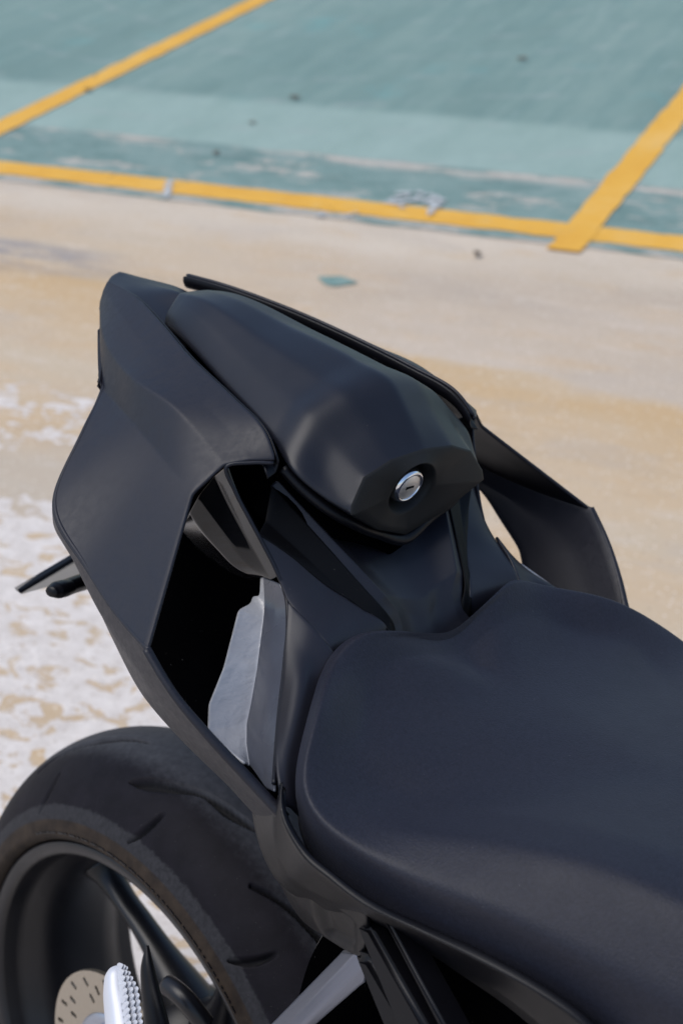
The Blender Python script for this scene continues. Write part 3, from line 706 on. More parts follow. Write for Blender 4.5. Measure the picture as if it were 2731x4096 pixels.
kin = int(np.argmin(((VG[60]-VG[60, :1])**2).sum(1)*0+np.abs(np.linalg.norm(VG[60]-VG[60, 0], axis=1)-.78*np.linalg.norm(VG[60, -1]-VG[60, 0]))))
VF = np.concatenate([VG[:, ::-1], (VG*[1,-1,1])[:, 1:]], 1); mid_ = VF.shape[1]//2; lo, hi = mid_-kin, mid_+kin
for _ in range(160):                    # dish the floor softly between the two raised bands
    VF[:, lo+1:hi] = VF[:, lo+1:hi]*.5+(VF[:, lo:hi-1]+VF[:, lo+2:hi+1])*.25
VF = smooth_grid(VF, 3)
sheet('centre_cover', VF, 'trim', bike, .003, 1)
# dark tray under the cowl and the moulded rim its seal sits on
tray = [[(-.09,0,.72), (-.09,-.035,.722), (-.09,-.05,.715)], [(.0,0,.70), (.0,-.06,.70), (.0,-.075,.69)], [(.08,0,.675), (.08,-.085,.69), (.08,-.098,.675)], [(.13,0,.645), (.13,-.088,.676), (.13,-.105,.66)], [(.172,0,.622), (.165,-.06,.645), (.15,-.09,.650)]]
TG = grid([[np.array(p) for p in r] for r in tray], 40, 24, 'cr', 'cr', 1)
sheet('cowl_tray', np.concatenate([TG[:, ::-1], (TG*[1,-1,1])[:, 1:]], 1), 'inner', bike, .003, 1)
seal = [(0.1418, -0.0940, 0.6925), (0.1565, -0.0860, 0.6797), (0.1740, -0.0740, 0.6672), (0.1835, -0.0580, 0.6569), (0.1833, -0.0280, 0.6418), (0.1862, 0.0000, 0.6318)]
seal = seal+[mir(p) for p in seal[-2::-1]]
tube('cowl_seal', [(p[0]-.003, p[1], p[2]+.006) for p in seal], .0055, 'plastic', bike, 12, 80, flat=.8)

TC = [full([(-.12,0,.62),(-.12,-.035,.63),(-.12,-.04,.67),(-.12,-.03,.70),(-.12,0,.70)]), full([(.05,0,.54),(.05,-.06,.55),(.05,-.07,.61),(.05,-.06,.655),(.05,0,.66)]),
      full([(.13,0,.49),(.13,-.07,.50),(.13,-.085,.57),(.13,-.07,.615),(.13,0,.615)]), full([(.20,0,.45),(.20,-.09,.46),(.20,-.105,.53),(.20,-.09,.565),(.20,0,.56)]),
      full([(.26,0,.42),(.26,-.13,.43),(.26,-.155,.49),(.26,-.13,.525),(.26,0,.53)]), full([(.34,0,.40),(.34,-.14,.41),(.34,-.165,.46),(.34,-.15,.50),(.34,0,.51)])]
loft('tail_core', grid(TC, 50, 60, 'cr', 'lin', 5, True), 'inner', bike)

# --- rider seat
SN = 8
R1o = [(0.2445, 0.0000, 0.5798), (0.2404, -0.0220, 0.5879), (0.2364, -0.0580, 0.5983), (0.2266, -0.0940, 0.6035), (0.2231, -0.1100, 0.5905), (0.2539, -0.1550, 0.5814), (0.2779, -0.1860, 0.5700), (0.2955, -0.2080, 0.5540),
       (0.3179, -0.2190, 0.5443), (0.3461, -0.2170, 0.5321), (0.3853, -0.2090, 0.5283), (0.4569, -0.1950, 0.5361), (0.5276, -0.1760, 0.5280), (.62,-.153,.512), (.74,-.125,.518), (.86,-.09,.53), (.90,0,.535)]
Rn_ = [(0.2448, 0.0000, 0.5781), (0.2408, -0.0220, 0.5858), (0.2380, -0.0580, 0.5969), (0.2307, -0.0940, 0.6030), (0.2317, -0.1120, 0.5923), (0.2637, -0.1560, 0.5866), (0.2859, -0.1870, 0.5746), (0.3025, -0.2100, 0.5586),
       (0.3247, -0.2180, 0.5512), (0.3551, -0.2140, 0.5446), (0.3947, -0.2060, 0.5427), (0.4615, -0.1920, 0.5504), (0.5301, -0.1730, 0.5470), (.63,-.146,.542), (.745,-.118,.546), (.855,-.085,.552), (.895,0,.56)]
R2_ = [(0.2454, 0.0000, 0.5750), (0.2415, -0.0220, 0.5817), (0.2399, -0.0560, 0.5929), (0.2350, -0.0900, 0.5988), (0.2409, -0.1080, 0.5877), (0.2679, -0.1460, 0.5820), (0.2880, -0.1750, 0.5715), (0.3061, -0.1980, 0.5594),
       (0.3212, -0.2010, 0.5518), (0.3463, -0.1910, 0.5470), (0.3843, -0.1780, 0.5569), (0.4425, -0.1630, 0.5744), (0.4997, -0.1470, 0.5839), (.64,-.120,.580), (.75,-.098,.585), (.84,-.073,.590), (.87,0,.595)]
R3_ = [(0.2560, 0.0000, 0.5671), (0.2541, -0.0220, 0.5746), (0.2519, -0.0500, 0.5818), (0.2472, -0.0780, 0.5842), (0.2551, -0.0960, 0.5774), (0.2735, -0.1200, 0.5659), (0.2944, -0.1450, 0.5609), (0.3093, -0.1600, 0.5572),
       (0.3213, -0.1600, 0.5502), (0.3425, -0.1500, 0.5464), (0.3751, -0.1380, 0.5526), (0.4326, -0.1250, 0.5736), (0.4872, -0.1120, 0.5846), (.64,-.086,.590), (.74,-.068,.595), (.82,-.050,.600), (.84,0,.602)]
R1_ = [(p[0], p[1]*k, p[2]) for p, k in zip(R1o, [1,1,1,.99,.97,.965,.955,.955,.95,.95,.955,.965,.97,1,1,1,1])]
R1_ = [reray(o, k) for o, k in zip(R1o, [1,1,1,.985,.96,.955,.95,.945,.94,.94,.95,.96,.97,1,1,1,1])]
def lower(p, dz, k=.97, dx=0): return (p[0]+dx, p[1]*k, p[2]-dz)
R0_ = [lower(p, .012 if i < 8 else .020, .985, (.004 if i < 3 else 0)) for i, p in enumerate(R1_)]
R00 = [lower(p, .030, .95, (.012 if i < 3 else 0)) for i, p in enumerate(R1_)]
sp = [(.268,0,0), (.275,-.004,0), (.285,-.004,0), (.29,-.004,0), (.30,-.004,0), (.31,-.004,0), (.33,-.004,0), (.35,-.004,0), (.37,-.004,0), (.40,-.004,0), (.44,-.004,0), (.49,-.004,0), (.56,-.004,0), (.64,-.004,0), (.73,-.004,0), (.79,-.004,0), (.80,0,.568)]
def spz(x): return float(np.interp(x, [.24,.27,.32,.38,.45,.55,.65,.75,.85], [.570,.566,.562,.563,.572,.584,.590,.596,.602]))
R4_ = [(p[0], p[1], spz(p[0])) for p in sp]
rings = [R00, R0_, R1_, Rn_, R2_, R3_, R4_]
# rings run from the notch (y=0, rear) round to the front (y=0)
SG = grid([[np.array(p) for p in r] for r in rings], 110, 160, 'lin', 'cr', 0)
SG[:, 0, 1] = 0; SG[:, -1, 1] = 0
Full = np.concatenate([SG, (SG*[1,-1,1])[:, -2:0:-1]], 1)      # closed round the seat
for _ in range(30):
    H = Full.copy()
    H[1:-1] = Full[1:-1]*.5+(np.roll(Full,1,1)[1:-1]+np.roll(Full,-1,1)[1:-1]+Full[:-2]+Full[2:])*.125
    mi = (-np.arange(Full.shape[1])) % Full.shape[1]; lastr = Full[-1]*.3+Full[-2]*.35+Full[-2][mi]*.35; lastr = lastr*.5+(np.roll(lastr,1,0)+np.roll(lastr,-1,0))*.25; H[-1] = (lastr+lastr[mi])*.5; H[-1][:,1] = 0
    Full = H
nvv = Full.shape[1]; half_n = SG.shape[1]
V = list(Full.reshape(-1,3)); F = []
for i in range(Full.shape[0]-1):
    for j in range(nvv): F.append((i*nvv+j, i*nvv+(j+1)%nvv, (i+1)*nvv+(j+1)%nvv, (i+1)*nvv+j))
last = (Full.shape[0]-1)*nvv
for j in range(half_n-1):           # zip the two halves along the spine
    a, b = last+j, last+j+1; a2, b2 = last+(nvv-j)%nvv, last+(nvv-j-1)%nvv
    if len({a,b,a2,b2}) == 4: F.append((a, b, b2, a2))
    else: F.append(tuple(dict.fromkeys((a, b, b2, a2))))
mesh_obj('rider_seat', V, F, 'seat', bike, label='wide charcoal vinyl rider seat with notched rear edge')
# dark pan under the seat
PAN = [[(.25,-.09,.555),(.25,.09,.555)],[(.30,-.17,.50),(.30,.17,.50)],[(.45,-.165,.48),(.45,.165,.48)],[(.62,-.13,.46),(.62,.13,.46)],[(.88,-.07,.48),(.88,.07,.48)]]
sheet('seat_pan', grid(PAN, 30, 10, 'cr', 'lin', 0), 'inner', bike, .004, 1)

# --- frame side cover under the seat
def frame_cover(side):
    mr = side > 0
    L0 = [(0.2930, -0.2130, 0.5544), (0.3068, -0.2220, 0.5431), (0.3297, -0.2240, 0.5301), (0.3524, -0.2220, 0.5256), (0.3823, -0.2160, 0.5197), (0.4123, -0.2040, 0.5172), (0.4575, -0.1960, 0.5209), (0.4976, -0.1880, 0.5199), (0.5243, -0.1820, 0.5146), (.60,-.165,.45), (.75,-.13,.44)]
    L1 = [(0.2951, -0.2170, 0.5531), (0.3082, -0.2260, 0.5415), (0.3310, -0.2280, 0.5286), (0.3537, -0.2260, 0.5239), (0.3836, -0.2200, 0.5180), (0.4143, -0.2090, 0.5163), (0.4588, -0.2010, 0.5191), (0.4988, -0.1930, 0.5182), (0.5254, -0.1870, 0.5127), (.595,-.170,.442), (.75,-.135,.432)]
    L2 = [(0.2776, -0.2030, 0.5248), (0.2814, -0.2030, 0.4990), (0.2985, -0.2020, 0.4806), (0.3293, -0.2010, 0.4820), (0.3652, -0.2020, 0.4932), (0.4014, -0.1960, 0.4960), (0.4440, -0.1880, 0.4936), (0.4818, -0.1800, 0.4871), (0.5085, -0.1730, 0.4765), (.58,-.165,.42), (.75,-.13,.41)]
    L3 = [(0.2410, -0.1860, 0.4867), (0.2462, -0.1800, 0.4607), (0.2644, -0.1760, 0.4401), (0.3065, -0.1760, 0.4465), (0.3511, -0.1880, 0.4749), (0.3888, -0.1860, 0.4819), (0.4329, -0.1780, 0.4779), (0.4719, -0.1700, 0.4716), (0.5000, -0.1640, 0.4614), (.575,-.160,.41), (.75,-.125,.40)]
    G = grid([L0, L1, L2, L3], 40, 120, 'lin', 'cr', 3)
    cov = sheet('frame_cover', G, 'plastic', bike, .004, 1, mr)
    # rear lobe hanging over the tyre
    a = [(0.2417, -0.1870, 0.4897), (0.2787, -0.1960, 0.4944), (0.3104, -0.2010, 0.4946), (0.3362, -0.2020, 0.4973), (0.3663, -0.2010, 0.4927)]
    b = [(0.2385, -0.1780, 0.4720), (0.2748, -0.1840, 0.4669), (0.3063, -0.1880, 0.4648), (0.3357, -0.1920, 0.4749), (0.3647, -0.1960, 0.4800)]
    c = [(0.2388, -0.1600, 0.4341), (0.2694, -0.1670, 0.4277), (0.3008, -0.1740, 0.4325), (0.3317, -0.1820, 0.4495), (0.3610, -0.1900, 0.4622)]
    d = [(0.2428, -0.1480, 0.4078), (0.2713, -0.1550, 0.4032), (0.3014, -0.1630, 0.4124), (0.3307, -0.1730, 0.4259), (0.3529, -0.1820, 0.4390)]
    G = grid([a, b, c, d], 30, 50, 'cr', 'cr', 2)
    # shallow pressed recess near (715,2050)
    uu, vv = np.meshgrid(np.linspace(0,1,30), np.linspace(0,1,50), indexing='ij')
    m_ = np.clip((vv-.50)*9, 0, 1)*np.clip((.93-vv)*12, 0, 1)*np.clip((uu-.28-.25*(vv-.5))*9, 0, 1)*np.clip((.97-uu)*14, 0, 1)
    m_ = m_*m_*(3-2*m_)
    G = G+(normals(G)*m_[..., None]*-.006)*(1 if normals(G)[15,25][1] < 0 else -1)
    sheet('cover_lobe', G, 'plastic', bike, .004, 1, mr)
for s in (-1, 1): frame_cover(s)

# --- passenger peg bracket: channel arms going down and forward
def bar(name, a, b, wa, wb, d, mat, parent, w2=None, bev=.002):
    """bar from a to b, half-width vector w, depth vector d"""
    a, b, w, d = map(np.array, (a, b, wa, d)); w2 = np.array(wb)
    import bmesh
    return prism_between(name, [a-w, a+w, a+w-d, a-w-d], [b-w2, b+w2, b+w2-d, b-w2-d], mat, parent, bev)
def prism_between(name, A, B, mat, parent, bev=.002, label=None):
    import bmesh
    bm = bmesh.new(); v0 = [bm.verts.new(p) for p in A]; v1 = [bm.verts.new(p) for p in B]; n = len(A)
    bm.faces.new(v0); bm.faces.new(v1[::-1])
    for i in range(n): bm.faces.new((v0[i], v1[i], v1[(i+1)%n], v0[(i+1)%n]))
    bmesh.ops.recalc_face_normals(bm, faces=bm.faces)
    bmesh.ops.bevel(bm, geom=bm.edges[:], offset=bev, segments=3, affect='EDGES', clamp_overlap=True)
    me = bpy.data.meshes.new(name); bm.to_mesh(me); bm.free(); me.materials.append(MAT[mat])
    me.polygons.foreach_set('use_smooth', [True]*len(me.polygons)); me.set_sharp_from_angle(angle=R(50))
    o = link(bpy.data.objects.new(name, me)); o.parent = parent
    if label: o['label'] = label
    return o
peg_bracket = empty('peg_bracket', bike)
def quadbar(name, p, y0, y1, dep, mat, par, bev=.002, label=None):
    """p = four pixels-turned-points: top-left, top-right, bottom-right, bottom-left; depth goes inboard"""
    tl, tr, br, bl = map(np.array, p); d = np.array([0, dep, -.004])
    return prism_between(name, [tl, tr, tr+d, tl+d], [bl, br, br+d, bl+d], mat, par, bev, label)
quadbar('bracket_arm', ((0.3514, -0.1950, 0.4760), (0.3694, -0.1980, 0.4824), (0.4538, -0.2150, 0.4521), (0.4276, -0.2150, 0.4319)), 0, 0, .022, 'plastic', peg_bracket, .004)
quadbar('bracket_arm', ((0.3771, -0.2000, 0.4994), (0.3830, -0.2000, 0.5006), (0.4670, -0.2150, 0.4622), (0.4612, -0.2150, 0.4578)), 0, 0, .022, 'plastic', peg_bracket, .003)
quadbar('bracket_web', ((0.3550, -0.1850, 0.4771), (0.3696, -0.1850, 0.4850), (0.4531, -0.1980, 0.4382), (0.4339, -0.1980, 0.4234)), 0, 0, .012, 'inner', peg_bracket, .002)
quadbar('bracket_plate', ((0.3508, -0.1920, 0.4473), (0.3681, -0.1920, 0.4538), (0.4394, -0.2050, 0.4282), (0.4129, -0.2050, 0.4076)), 0, 0, .025, 'plastic', peg_bracket, .005)

# silver bar running down to the left
A_ = [(0.3174, -0.1580, 0.4085), (0.3401, -0.1700, 0.4286), (0.3516, -0.1720, 0.4272), (0.3477, -0.1660, 0.4056), (0.3258, -0.1500, 0.3816), (0.3070, -0.1400, 0.3793)]
B_ = [(0.2379, -0.1580, 0.2615), (0.2700, -0.1700, 0.2929), (0.2851, -0.1730, 0.3061), (0.2891, -0.1660, 0.3051), (0.2648, -0.1500, 0.2774), (0.2323, -0.1400, 0.2469)]
loft('silver_stay', grid([A_, [tuple(np.array(p)*.5+np.array(q)*.5) for p, q in zip(A_, B_)], B_], 30, 60, 'cr', 'lin', 2, True), 'silver', bike, label='grey metal stay running down beside the tyre')
# hugger / inner mudguard edge and dark mass behind
hug = [[(0.2626, -0.1150, 0.3686), (0.2538, -0.1150, 0.3422), (0.2482, -0.1150, 0.3149), (0.2451, -0.1150, 0.2867), (0.2454, -0.1150, 0.2515)],
       [(.30,-.10,.40), (.30,-.10,.36), (.30,-.10,.31), (.30,-.10,.26), (.30,-.10,.2)]]
G = grid(hug, 16, 40, 'lin', 'cr', 0); sheet('mudguard', G, 'inner', bike, .003, 1)
tube('mudguard_edge', hug[0], .0016, 'gloss', bike, 8, 40)
HG = grid([[(.29,-.11,.43),(.30,-.11,.33),(.30,-.11,.22)],[(.305,-.11,.42),(.33,-.11,.33),(.33,-.11,.22)],[(.36,-.0,.45),(.36,0,.33),(.36,0,.22)],[(.30,.11,.42),(.33,.11,.33),(.33,.11,.22)]], 30, 20, 'cr', 'cr', 0)
sheet('inner_mudguard', HG, 'inner', bike, .003, 1)
# subframe and engine bay mass under the seat, their shade painted as near black
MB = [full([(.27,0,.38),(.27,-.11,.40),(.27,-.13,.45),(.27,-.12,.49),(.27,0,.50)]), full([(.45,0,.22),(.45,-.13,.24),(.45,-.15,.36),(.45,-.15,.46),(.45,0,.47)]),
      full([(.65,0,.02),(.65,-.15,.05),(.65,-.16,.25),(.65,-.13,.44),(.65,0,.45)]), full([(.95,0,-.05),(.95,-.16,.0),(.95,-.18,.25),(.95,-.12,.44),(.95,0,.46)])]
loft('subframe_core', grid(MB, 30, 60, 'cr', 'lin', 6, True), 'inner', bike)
# fuel tank ahead of the seat, out of frame but part of the machine
TK = [full([(.80,0,.46),(.80,-.09,.47),(.80,-.11,.52),(.80,-.08,.60),(.80,0,.62)]), full([(.90,0,.44),(.90,-.14,.45),(.90,-.18,.56),(.90,-.13,.68),(.90,0,.71)]),
      full([(1.05,0,.42),(1.05,-.16,.45),(1.05,-.20,.60),(1.05,-.13,.72),(1.05,0,.76)]), full([(1.22,0,.44),(1.22,-.12,.46),(1.22,-.15,.60),(1.22,-.10,.70),(1.22,0,.73)])]
loft('fuel_tank', grid(TK, 40, 60, 'cr', 'lin', 14, True), 'paint', bike)

# --- number plate hanger and indicator behind the tail
PL = [(-0.1997, -0.1000, 0.4552), (-0.2134, -0.0200, 0.4698), (-0.1752, -0.0200, 0.4554)]
prism('plate_hanger', [(-0.1997, -0.1000, 0.4556), (-0.2132, -0.0100, 0.4733), (-0.1828, -0.0100, 0.4639), (-0.1959, -0.0990, 0.4547)], (.006,0,-.002), 'plate', bike, .0005, 'thin grey plate hanger sticking out behind the tail')
prism('plate_rim', [(-0.2019, -0.1000, 0.4547), (-0.2133, -0.0100, 0.4751), (-0.2130, -0.0100, 0.4710), (-0.1980, -0.1000, 0.4531)], (.008,0,0), 'plastic', bike, .0008)
ti = empty('turn_signal', bike)
tube('lens', [(-0.0675, -0.1500, 0.5211), (-0.0687, -0.1470, 0.5206), (-0.0709, -0.1380, 0.5194), (-0.0738, -0.1280, 0.5177)], [.0055,.0090,.0092,.0085], 'plastic', ti, 14, 24, flat=.8)
tube('stem', [(-0.0761, -0.1300, 0.5164), (-0.0853, -0.1100, 0.5117), (-0.1042, -0.0800, 0.5004)], [.0072,.0078,.007], 'plastic', ti, 12, 20)

# ------------------------------------------------------------------ rear wheel
wheel = empty('rear_wheel', bike)
def tyre():
    nT, nP = 1600, 150
    prof = []
    # tread arc to the shoulder, then the sidewall down to the bead
    yl = .0965
    a_max = math.asin(yl/.1)
    arc = [(.2265+.1*math.cos(a), .1*math.sin(a)) for a in np.linspace(-a_max, a_max, 201)]
    side = [(.2500,.0972),(.2475,.0960),(.2455,.0940),(.2435,.0915),(.2425,.0885),(.2415,.0850),(.2380,.0800),(.2330,.0780)]
    prof = [(r, -y) for r, y in side[::-1]]+arc+side
    prof = np.array(prof); k = len(prof)
    th = np.linspace(0, 2*math.pi, nT, endpoint=False)
    RR = np.repeat(prof[None,:,0], nT, 0); YY = np.repeat(prof[None,:,1], nT, 0); TT = np.repeat(th[:,None], k, 1)
    depth = np.zeros_like(RR)
    pitch = 2*math.pi/11
    grooves = [([(133.7,-.054),(128.1,-.041),(121.2,-.031),(115.7,-.024),(110.6,-.017),(105.3,-.015)],[.003,.005,.007,.010,.007,.002]),
               ([(122.4,-.066),(123.4,-.079),(126.0,-.089)],[.003,.0065,.003]),
               ([(100.7,-.059),(96.7,-.0535),(91.9,-.045),(86.5,-.033),(80.6,-.029),(75.4,-.022)],[.002,.011,.009,.0045,.009,.003])]
    gl = []
    for t in range(11):
        for s in (-1, 1):
            g, w_ = grooves[0] if t % 2 == 0 else grooves[2]
            sh = pitch*t
            # family one sits at 134..105 deg, family two at 101..75 deg (one pitch on)
            base = 0 if t % 2 == 0 else math.radians(32.73)
            for pts, ws in ((g, w_), grooves[1]):
                P_ = []
                off = sh - (0 if t % 2 == 0 else 0)
                for (a, y) in pts:
                    aa = math.radians(a)-sh+(base if pts is grooves[2][0] else 0)
                    if s > 0: aa -= pitch*.5
                    P_.append((aa, y if s < 0 else -y))
                gl.append((P_, ws))
    for P_, ws in gl:
        P_ = np.array(P_); cen = P_[:,0].mean()
        # nearest turn
        dT = (TT-cen+math.pi) % (2*math.pi)-math.pi
        rows = np.where(np.abs(dT[:,0]) < .36)[0]
        X = dT[rows]*.30; Y = YY[rows]
        arcY = np.arcsin(np.clip(Y/.1,-1,1))*.1
        px = (P_[:,0]-cen)*.30; py = np.arcsin(np.clip(P_[:,1]/.1,-1,1))*.1
        best = np.zeros_like(X)
        fine = cr(np.stack([px, py, np.array(ws)], 1), 60)
        for a, b in zip(fine[:-1], fine[1:]):
            d = b[:2]-a[:2]; L2 = d@d+1e-12
            t = np.clip(((X-a[0])*d[0]+(arcY-a[1])*d[1])/L2, 0, 1)
            dist = np.hypot(X-a[0]-t*d[0], arcY-a[1]-t*d[1]); wl_ = (a[2]*(1-t)+b[2]*t)*.55
            e = np.clip((wl_-dist)/.0020+.5, 0, 1); best = np.maximum(best, e*e*(3-2*e)*np.clip(wl_/.0025, .2, 1))
        depth[rows] = np.maximum(depth[rows], best)
    treadmask = (np.abs(YY) < .0962) & (RR > .2515)
    # tiny moulding scars and rubber crumbs
    n1 = np.random.default_rng(4)
    RR = RR-depth*.009*treadmask
    # sidewall: fine concentric and raised block marks (worn, unreadable moulding)
    V = np.stack([RR*np.cos(TT), YY, RR*np.sin(TT)], 2).reshape(-1,3)
    idx = np.arange(nT*k).reshape(nT, k); nx = np.roll(idx, -1, 0)
    Fq = np.stack([idx[:,:-1], nx[:,:-1], nx[:,1:], idx[:,1:]], 2).reshape(-1,4)
    me = bpy.data.meshes.new('tyre'); me.vertices.add(len(V)); me.vertices.foreach_set('co', V.ravel())
    me.loops.add(Fq.size); me.loops.foreach_set('vertex_index', Fq.ravel().astype(np.int32))
    me.polygons.add(len(Fq)); me.polygons.foreach_set('loop_start', np.arange(0, Fq.size, 4, dtype=np.int32)); me.polygons.foreach_set('loop_total', np.full(len(Fq), 4, dtype=np.int32))
    me.update(calc_edges=True); me.validate(); me.polygons.foreach_set('use_smooth', [True]*len(me.polygons))
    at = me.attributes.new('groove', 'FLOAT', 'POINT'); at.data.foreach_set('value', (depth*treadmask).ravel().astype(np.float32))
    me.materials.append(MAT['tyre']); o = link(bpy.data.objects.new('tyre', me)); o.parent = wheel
    return o
ty = tyre()
# raised moulded marks on the sidewall
rnd = random.Random(3)
VV = []; FF = []
def block(a0, a1, r0, r1, y0):
    b = len(VV)
    for a in (a0, a1):
        for r in (r0, r1):
            yb = -(.0972-.6*max(0,.252-r)); 
            for q in (yb+.002, yb-y0): VV.append((r*math.cos(a), q, r*math.sin(a)))
    for f in ((0,1,3,2),(4,6,7,5),(0,4,5,1),(2,3,7,6),(1,5,7,3),(0,2,6,4)): FF.append([b+i for i in f])
a = R(127)
while a > R(52):
    L_ = rnd.choice((.012,.018,.026,.040)); block(a, a-L_, .2500-rnd.random()*.0005, .2535, .0006); a -= L_+rnd.choice((.006,.01,.016))
marks = mesh_obj('sidewall_marks', VV, FF, 'plastic', ty, False); marks['kind'] = 'stuff'
rimp = [(.2400,-.0862),(.2412,-.0878),(.2400,-.0895),(.2360,-.0900),(.2300,-.0885),(.2265,-.0862),(.2245,-.0820),(.2235,-.0700),(.2190,-.0600),(.2090,-.0500),(.2030,-.0300),(.2010,0),
        (.2030,.0300),(.2090,.0500),(.2190,.0600),(.2235,.0700),(.2245,.0820),(.2265,.0862),(.2300,.0885),(.2360,.0900),(.2400,.0895),(.2412,.0878),(.2400,.0862),
        (.2360,.0845),(.2310,.0780),(.2270,.0650),(.2130,.0520),(.2080,.0300),(.2060,0),(.2080,-.0300),(.2130,-.0520),(.2270,-.0650),(.2310,-.0780),(.2360,-.0845)]
rim = lathe('rim', rimp, 'rim', wheel, 180)
rim['label'] = 'black alloy rim with glossy outer lip'
for k in range(5):
    a0 = R(145)-k*2*math.pi/5
    cp = []
    for r, da, hw, hy, yc in ((.040,-.50,.036,.032,0),(.062,-.36,.024,.024,0),(.092,-.21,.0145,.017,0),(.13,-.09,.0105,.014,0),(.165,-.01,.0105,.014,0),(.188,.01,.0150,.017,0),(.2035,.01,.0260,.024,0)):
        a = a0+da; c = np.array([r*math.cos(a), yc, r*math.sin(a)]); t = np.array([-math.sin(a), 0, math.cos(a)]); 
        cp.append([c+t*hw*math.cos(q)*1.0+np.array([0,1,0])*hy*math.sin(q) for q in np.linspace(0, 2*math.pi, 17)[:-1]])
    loft('spoke', grid(cp, 30, 32, 'cr', 'cr', 1, True), 'rim', rim)
lathe('hub', [(.0,-.055),(.030,-.055),(.034,-.050),(.040,-.035),(.052,-.022),(.055,0),(.052,.022),(.040,.035),(.034,.060),(0,.060)], 'rim', rim, 64, closed=False)
# brake disc with drilled slots
def brake_disc():
    y0, y1 = -.0935, -.0885
    rr_ = [(.0672),(.110)]
    holes = []
    n = 720; nr = 60
    R_ = np.linspace(.0672, .110, nr); T_ = np.linspace(0, 2*math.pi, n, endpoint=False)
    cen = []
    for i in range(10):
        for (dr, da) in ((.100, 0), (.0905, .17), (.0815, .34), (.0985, .36)): cen.append((dr, i*2*math.pi/10+da))
    keep = np.ones((n, nr-1), bool)
    for i in range(n):
        tm = T_[i]+math.pi/n
        for j in range(nr-1):
            rm = (R_[j]+R_[j+1])/2; x, z = rm*math.cos(tm), rm*math.sin(tm)
            for (dr, da) in cen:
                d = (tm-da+math.pi) % (2*math.pi)-math.pi
                if abs(d) > .08: continue
                hx = (rm-dr); ht = d*dr
                # slots slanted to the radius
                u = hx*.94+ht*.34; v = -hx*.34+ht*.94
                if (max(abs(u)-.0028, 0))**2+v*v < .0024**2: keep[i,j] = False; break
    V = []; F = []
    for y in (y0, y1):
        for i in range(n):
            for j in range(nr): V.append((R_[j]*math.cos(T_[i]), y, R_[j]*math.sin(T_[i])))
    I = lambda s,i,j: s*n*nr+(i%n)*nr+j
    for i in range(n):
        for j in range(nr-1):
            if keep[i,j]:
                F.append((I(0,i,j),I(0,i+1,j),I(0,i+1,j+1),I(0,i,j+1))); F.append((I(1,i,j),I(1,i,j+1),I(1,i+1,j+1),I(1,i+1,j)))
                for di, dj, e in ((-1,0,((0,0),(0,1))),(1,0,((1,0),(1,1))),(0,-1,((0,0),(1,0))),(0,1,((0,1),(1,1)))):
                    jj = j+dj
                    if jj < 0 or jj >= nr-1 or not keep[(i+di)%n, jj]:
                        (a,b),(c,d) = e; F.append((I(0,i+a,j+b),I(0,i+c,j+d),I(1,i+c,j+d),I(1,i+a,j+b)))
    me = bpy.data.meshes.new('brake_disc'); me.from_pydata(V, [], F); me.materials.append(MAT['steel']); me.update()
    o = link(bpy.data.objects.new('brake_disc', me)); o.parent = wheel
    return o
bd = brake_disc()
lathe('disc_carrier', [(.030,-.082),(.030,-.094),(.034,-.0965),(.060,-.0955),(.0668,-.0945),(.0672,-.0885),(.060,-.086)], 'carrier', bd, 96)
for k in range(6):
    a = k*math.pi/3+R(118)
    lathe('disc_bolt', [(0,-.100),(.004,-.100),(.0045,-.104),(.0085,-.104),(.0095,-.1025),(.0095,-.094)], 'carrier', bd, 20, closed=False, centre=(.048*math.cos(a),0,.048*math.sin(a)))

# --- silver knurled passenger peg in the foreground, caliper and links behind
peg = empty('foot_peg', bike)
pa, pb = np.array((0.1377, -0.2150, 0.2968)), np.array((0.1890, -0.2400, 0.2628))
ax = pb-pa; Lp = np.linalg.norm(ax); ax /= Lp
vx = np.array((0.1797, -0.2200, 0.2959))-np.array((0.1371, -0.2200, 0.2650)); vx -= ax*(vx@ax); vx /= np.linalg.norm(vx); vy = np.cross(ax, vx)
rows = []
for t, wl_, wr_, hh in ((-.01,.002,.002,.002),(0,.006,.005,.005),(.05,.011,.007,.008),(.2,.016,.008,.010),(.5,.0185,.010,.011),(.8,.018,.012,.012),(1,.0175,.014,.012)):
    c = pa+ax*Lp*t
    rows.append([c+vx*(wr_ if math.cos(q) > 0 else wl_)*math.cos(q)+vy*hh*math.sin(q) for q in np.linspace(0, 2*math.pi, 25)[:-1]])
loft('peg_body', grid(rows, 60, 48, 'cr', 'cr', 2, True), 'alu', peg)
toc = np.array(cam.matrix_world.inverted()) if False else None
rt = np.array((0.5753, -0.4682, 0.6707))
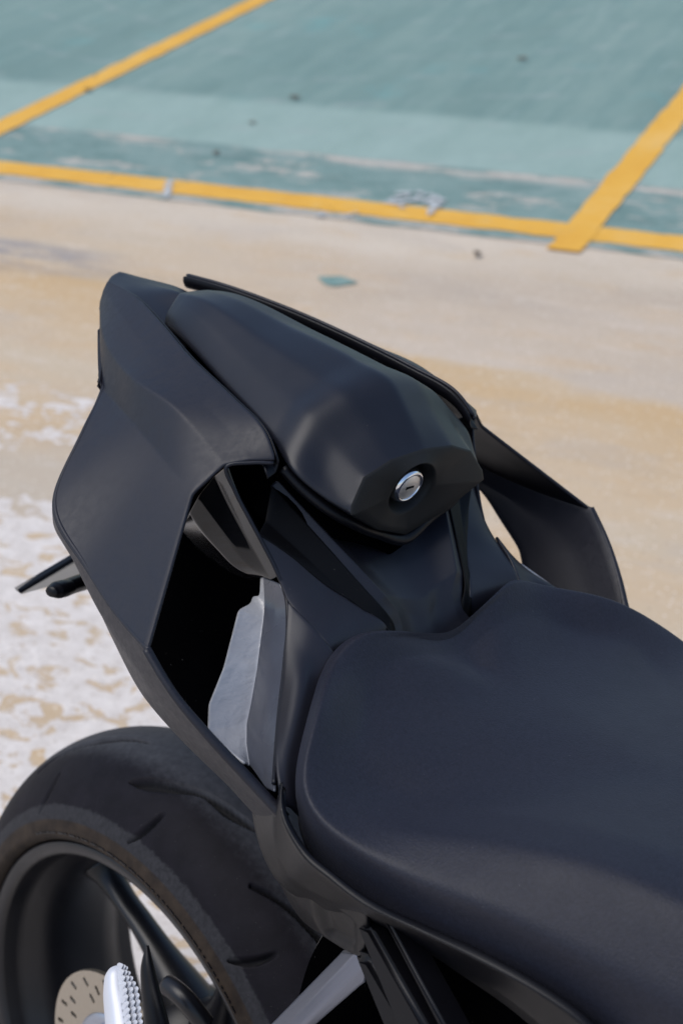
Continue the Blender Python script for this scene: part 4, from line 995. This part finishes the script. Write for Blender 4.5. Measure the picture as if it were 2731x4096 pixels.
for i in range(13):
    t = .03+i*.075; c = pa+ax*Lp*t
    for row, (off, s) in enumerate(((.0010,.0050),(.0095,.0050),(.0170,.0048))):
        k = .35+.65*min(1, t*3)
        b = c+vx*(off*k+.0025)+rt*(.0100-.0030*row)*min(1,.5+t*2)+ax*(row*.0022)
        u, v, w_ = vx*s*k*.8, ax*.0040, (rt*.0055+vx*.0060)
        VV = [b-u-v, b+u-v, b+u+v, b-u+v, b+w_+u*.5-v*.25, b+w_-u*.3-v*.2, b+w_-u*.3+v*.1, b+w_+u*.5+v*.1]
        o = mesh_obj('tooth', VV, [(0,1,2,3),(4,5,6,7),(0,1,4,5),(1,2,7,4),(2,3,6,7),(3,0,5,6)], 'alu', peg, False)
# curved hanger arm beside the peg
hA = [(0.1218, -0.1720, 0.2860), (0.1279, -0.1760, 0.2730), (0.1389, -0.1800, 0.2582), (0.1541, -0.1850, 0.2428), (0.1723, -0.1900, 0.2163)]
rows = []
for c, wv in zip(hA, (.0008,.0065,.0095,.0125,.016)):
    c = np.array(c); rows.append([c+vx*wv*math.cos(q)+vy*(.55*wv+.001)*math.sin(q) for q in np.linspace(0, 2*math.pi, 17)[:-1]])
loft('peg_hanger', grid(rows, 40, 32, 'cr', 'cr', 1, True), 'plastic', bike, label='slim dark hanger arm beside the silver foot peg')
tube('brake_hose', [(0.0834, -0.1500, 0.1882), (0.0871, -0.1500, 0.1832), (0.0868, -0.1500, 0.1737), (0.0814, -0.1500, 0.1575)], .0028, 'red', bike, 10, 20)
cal = loft('brake_caliper', grid([full([(-.01,0,-.03),(-.01,-.022,-.028),(-.01,-.026,0),(-.01,-.02,.022),(-.01,0,.026)]), full([(.03,0,-.034),(.03,-.024,-.03),(.03,-.028,0),(.03,-.022,.028),(.03,0,.032)]), full([(.07,0,-.03),(.07,-.022,-.028),(.07,-.026,0),(.07,-.02,.022),(.07,0,.026)])], 30, 50, 'cr', 'lin', 6, True), 'rim', bike)
cal.location = (.045, -.10, .075)
tube('link_rod', [(0.1026, -0.1300, 0.2096), (0.1237, -0.1300, 0.2114), (0.1435, -0.1200, 0.1909)], .009, 'rim', bike, 12, 20)
sw = [full([(-.03,0,-.03),(-.03,-.012,-.03),(-.03,-.016,0),(-.03,-.012,.03),(-.03,0,.03)]), full([(.12,0,-.035),(.12,-.015,-.035),(.12,-.02,0),(.12,-.015,.04),(.12,0,.045)]), full([(.55,0,-.05),(.55,-.02,-.05),(.55,-.03,0),(.55,-.02,.06),(.55,0,.065)])]
for yy in (-.135, .135):
    o = loft('swingarm', grid(sw, 40, 50, 'cr', 'lin', 5, True), 'rim', bike); o.location = (0, yy, 0)
